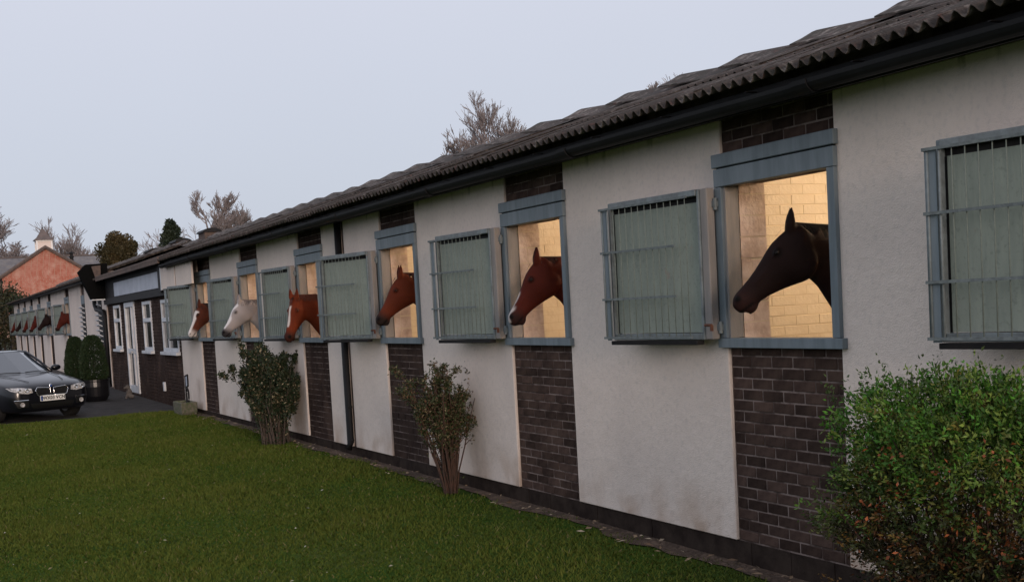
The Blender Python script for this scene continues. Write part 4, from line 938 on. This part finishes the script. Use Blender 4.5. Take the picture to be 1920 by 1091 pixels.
# ------------------------------------------------------------------ bare trees, evergreens, hedge
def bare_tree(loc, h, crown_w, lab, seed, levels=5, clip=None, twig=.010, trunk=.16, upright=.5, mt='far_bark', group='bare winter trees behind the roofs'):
    root = empty('bare_tree', loc); tag(root, lab, 'tree', group); r2 = random.Random(seed); tk = MB(); br = MB()
    cnt = [0]
    def grow(p, d, L_, rad, lv, mb):
        seg = 3; P_ = [p]
        if clip and lv < levels-1:
            e_ = math.sqrt((p.x*p.x+p.y*p.y)/clip[0]**2+((p.z-(h-clip[1]))/clip[1])**2*(1 if p.z > h-clip[1] else .3))
            if e_ > 1: return
            L_ = min(L_, (1.12-e_)*min(clip)*.9+.12)
        for i in range(seg):
            d = (d+Vector((r2.gauss(0, .13), r2.gauss(0, .13), r2.gauss(.05*upright, .07)))).normalized(); P_.append(P_[-1]+d*L_/seg)
        mb.tube(P_, [max(twig, rad*(1-.35*i/seg)) for i in range(seg+1)], 6 if lv > 3 else 3, caps=False); cnt[0] += 1
        if lv == 0: return
        for i in range(r2.choice((3, 4, 4) if lv > 1 else (4, 5, 6))):
            f = r2.uniform(.35, 1)*(seg-.01); j = int(f); q = P_[j].lerp(P_[j+1], f-j)
            ax = Vector((r2.gauss(0, 1), r2.gauss(0, 1), 0)).normalized(); nd = (d*(.75+.3*upright)+ax*r2.uniform(.35, .85)*crown_w+Vector((0, 0, .12))).normalized()
            grow(q, nd, L_*r2.uniform(.52, .78), rad*.58, lv-1, br)
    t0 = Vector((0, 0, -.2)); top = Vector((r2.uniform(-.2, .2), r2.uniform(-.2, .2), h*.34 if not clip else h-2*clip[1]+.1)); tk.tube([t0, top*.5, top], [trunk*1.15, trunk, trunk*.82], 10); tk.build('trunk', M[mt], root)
    for i in range(6):
        a = i*1.05+r2.random(); nd = Vector((math.cos(a)*.5*crown_w, math.sin(a)*.5*crown_w, 1)).normalized(); grow(top*(r2.uniform(.88, 1)), nd, (h*r2.uniform(.24, .33)) if not clip else clip[1]*r2.uniform(.8, 1.3), trunk*.55, levels-1, br)
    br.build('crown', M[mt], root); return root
bare_tree((-48.7, 19.8, .2), 11.2, .8, 'tall bare tree rising behind the middle of the stable roof', 5, levels=6, twig=.010, upright=.9, clip=(1.95, 3.0))
bare_tree((-45.3, 27.4, .2), 12.6, .8, 'top of a bare tree just showing over the roof towards the right', 9, levels=5, twig=.010, clip=(1.3, 2.4))
bare_tree((-63.5, 10.6, .3), 8.9, .9, 'small bushy bare tree behind the roof near its ventilators', 12, levels=6, twig=.012, upright=.9, clip=(1.65, 2.6))
bare_tree((-120.5, .7, 1.2), 12.9, 1.35, 'large spreading bare tree at the left edge of the picture', 17, levels=6, twig=.018, trunk=.3, upright=.3, clip=(4.7, 5.6))
bare_tree((-130, 9.6, 1.5), 10.6, 1.0, 'bare tree right behind the white cupola', 23, levels=5, twig=.020, upright=.8)
bare_tree((-129, 13.0, 1.5), 9.6, 1.1, 'distant bare tree left of the brown leafy tree', 29, levels=5, twig=.020, upright=.8)
bare_tree((-112, 17.6, 1.2), 10.2, 1.1, 'distant bare tree between the brown leafy tree and the pine', 31, levels=5, twig=.018, upright=.6)
def leafy_tree(name, loc, h, rx, rz, lab, cola, colb, n=9000, leaf=.16, seed=4, zc=None, lump=.25, tiers=False):
    root = empty(name, loc); tag(root, lab, 'tree'); rng = np.random.default_rng(seed); zc = zc or h-rz
    MB().tube([(0, 0, -.2), (.1, 0, zc*.6), (0, 0, zc+rz*.3)], [.22, .17, .08], 9).build('trunk', M['bark'], root)
    nc = 70; cs = rng.normal(size=(nc, 3)); cs /= np.linalg.norm(cs, axis=1)[:, None]; cs *= rng.uniform(.3, .86, (nc, 1))
    if tiers: cs = np.stack([rng.uniform(-1, 1, nc), rng.uniform(-1, 1, nc), rng.uniform(-1, .95, nc)], 1); cs[:, :2] *= (1.05-(cs[:, 2:]+1)/2)*.9
    limb = MB()
    for c in cs[:26]: limb.tube([(0, 0, zc-rz*.5), (c[0]*rx*.5, c[1]*rx*.5, zc+c[2]*rz*.4), (c[0]*rx, c[1]*rx, zc+c[2]*rz)], [.07, .05, .02], 5)
    limb.build('limbs', M['bark'], root)
    ci = rng.integers(0, nc, n); sz = rng.uniform(.16, .34, nc)
    off = rng.normal(size=(n, 3)); off /= np.linalg.norm(off, axis=1)[:, None]; off *= (rng.random((n, 1))**.4); P_ = cs[ci]+off*sz[ci][:, None]*np.array([1, 1, .45 if tiers else .9])
    P_ = P_*np.array([rx, rx, rz])+np.array([0, 0, zc]); tone = rng.random(nc)[ci][:, None]; cols = (np.array(cola)*(1-tone)+np.array(colb)*tone)*(.65+.7*rng.random((n, 1)))
    leaves('crown', P_, off+rng.normal(size=(n, 3))*.7, rng.uniform(.5, 1.2, n)*leaf, rng.uniform(.25, .45, n)*leaf, cols, root, M['leaf'])
leafy_tree('ivy_tree', (-70.9, 6.3, .6), 6.65, 1.28, 1.75, 'dense round tree with brown green foliage rising behind the ventilators', (.040, .038, .016), (.085, .062, .026), n=26000, leaf=.13, seed=6)
leafy_tree('pine_tree', (-85, 12.0, .9), 7.9, 1.35, 2.2, 'dark pine with ragged layered branches behind the ridge ventilators', (.020, .032, .018), (.035, .045, .022), n=9000, leaf=.20, seed=9, tiers=True)
def hedge():
    root = empty('hedge', (-70, -1.6, .6)); tag(root, 'tall dark overgrown hedge at the left end of the far stable row', 'hedge'); rng = np.random.default_rng(3); n = 42000
    # a long mass of growth: clumps over an uneven block
    nc = 240; cs = np.stack([rng.uniform(-4, 4, nc), rng.uniform(-6.5, 2.5, nc), rng.random(nc)**.7*3.0], 1); cs[:, 2] *= 1+.12*np.sin(cs[:, 1]*1.7); ci = rng.integers(0, nc, n)
    off = rng.normal(size=(n, 3)); off /= np.linalg.norm(off, axis=1)[:, None]; P_ = cs[ci]+off*rng.uniform(.1, .75, (n, 1)); P_[:, 2] = np.abs(P_[:, 2])
    tone = rng.random(nc)[ci][:, None]; cols = (np.array([.022, .034, .014])*(1-tone)+np.array([.060, .048, .022])*tone)*(.6+.8*rng.random((n, 1)))
    leaves('foliage', P_, off+rng.normal(size=(n, 3))*.6, rng.uniform(.08, .2, n), rng.uniform(.03, .07, n), cols, root, M['leaf'])
    st = MB(); r2 = random.Random(2)
    for i in range(40): x, y = r2.uniform(-3.5, 3.5), r2.uniform(-6, 2); st.tube([(x, y, -.6), (x+r2.uniform(-.2, .2), y, 1), (x+r2.uniform(-.4, .4), y+r2.uniform(-.4, .4), 2.4)], [.06, .04, .02], 5)
    st.build('stems', M['bark'], root)
hedge()

# ------------------------------------------------------------------ brick house, slate house and cupola
M['red_brick'] = mat('red_brick', (.42, .125, .08), .9, col2=(.58, .32, .25), scale=1.6, bump=.3, bscale=20, contrast=(.4, .7)); M['red_mortar'] = mat('red_mortar', (.50, .33, .26), .95)
M['slate'] = mat('slate', (.13, .13, .145), .7, col2=(.20, .19, .185), scale=2, bump=.4, bscale=12, jitter=.1); M['slate_brown'] = mat('weathered_slate', (.16, .125, .115), .8, col2=(.09, .075, .07), scale=2)
def gable_house():
    root = empty('brick_house', (-104.3, 5.55, 1.0)); tag(root, 'orange red brick gable end beyond the far stable row', 'house')
    hw, ze, za = 3.45, 5.1, 7.22; D = 6
    MB().prism([(-hw, -.5), (hw, -.5), (hw, ze), (0, za), (-hw, ze)], -D, -.03, 0).build('wall', M['red_mortar'], root)
    bk = MB(); rng = random.Random(8); z = 1.2; r = 0; pc = .15
    while z < za-.1:
        half = hw if z < ze else hw*(za-z-.12)/(za-ze); y = -half+(.0 if r % 2 else -.22)
        while y < half:
            a, b = max(y, -half), min(y+.43, half)
            if b-a > .08: bk.box(-.03, rng.uniform(.0, .012), a+.01, b-.01, z, z+pc-.02)
            y += .45
        z += pc; r += 1
    bk.build('brickwork', M['red_brick'], root, kind='stuff')
    for s_ in (-1, 1):
        MB().rings([[(x, s_*(hw+.3)*f, ze-.185+(za-ze+.30)*(1-f)+dz) for f, dz in ((1, 0), (0, 0), (0, .12), (1, .12))] for x in (-D-.2, .28)]).build('roof', M['slate_brown'], root)
        MB().rings([[(x, s_*(hw+.32)*f, ze-.36+(za-ze+.31)*(1-f)+dz) for f, dz in ((1, 0), (0, 0), (0, .17), (1, .17))] for x in (.285, .33)]).build('bargeboard', M['timber'], root)
    MB().tube([(.12, -hw-.05, 0), (.12, -hw-.05, ze-.2)], .07, 8).build('downpipe', M['dark'], root)
def slate_house():
    root = empty('slate_house', (-112, 4.2, 1.0)); tag(root, 'long grey slate roof of the house behind the brick gable', 'house')
    y0, y1 = -13, 7.35; zr, ze = 6.95, 4.6; d = 3.3
    MB().box(-d, d, y0+.3, y1-.3, -.5, ze).build('wall', M['red_brick'], root)
    n = 9
    for s_ in (1, -1):
        MB().rings([[(s_*(d+.3)*f, y, ze+(zr-ze)*(1-f)-.1+dz) for f, dz in ((1, 0), (0, 0), (0, .08), (1, .08))] for y in (y0, y1)]).build('roof', M['slate'], root)
        sl = MB()
        for i in range(20):
            f0 = 1-i/20; 
            x0 = s_*(d+.32)*f0; z0 = ze+(zr-ze)*(1-f0); sl.box(min(x0, x0-s_*.18), max(x0, x0-s_*.18), y0, y1, z0-.02, z0+.012)
        sl.build('slate_course', M['slate'], root, kind='stuff')
    MB().box(-.1, .1, y0, y1+.02, zr-.03, zr+.07).build('ridge', M['slate_brown'], root)
    for yy in (y1-.3,): MB().prism([(-d, ze), (d, ze), (0, zr-.12)], yy-.2, yy, 1).build('gable', M['red_brick'], root)
def cupola():
    root = empty('cupola', (-112, 6.2, 7.6)); tag(root, 'pale square cupola with a pointed lead roof above the brick gable', 'cupola')
    MB().box(-.66, .66, -.66, .66, -.9, 1.42-.9+.0).build('base', M['slate_brown'], root)
    bx = MB().box(-.60, .60, -.60, .60, .53, 1.66).build('box', mat('cupola_cream', (.74, .63, .56), .6), root)
    w_ = MB()
    for sx in (-1, 1):
        for sy in (-1, 1): w_.box(sx*.6-.07, sx*.6+.07, sy*.6-.07, sy*.6+.07, .70, 1.62)
    w_.box(-.69, .69, -.69, .69, .53, .69).box(-.68, .68, -.68, .68, 1.625, 1.72); w_.build('frame', mat('cupola_white', (.82, .80, .77), .5), root)
    MB().rings([[(sx*r, sy*r, z) for sx, sy in ((-1, -1), (1, -1), (1, 1), (-1, 1))] for r, z in ((.80, 1.725), (.78, 1.79), (.52, 2.0), (.32, 2.3), (.14, 2.62), (.02, 2.78))]).build('lead_roof', M['slate_brown'], root)
    MB().tube([(0, 0, 2.74), (0, 0, 3.0)], [.03, .01], 6).ball((0, 0, 2.82), (.06, .06, .06), 6).build('finial', M['dark'], root)
gable_house(); slate_house(); cupola()
bd_ = empty('chimney_cowl', (-104.5, 7.55, 6.9)); MB().lathe([(.16, -.4), (.14, .5), (.20, .52), (.20, .6), (.12, .62), (.12, .8), (.22, .86), (.05, 1.0)], 12).build('cowl', M['dark'], bd_); tag(bd_, 'small dark chimney cowl on the right slope of the brick house roof', 'chimney cowl')
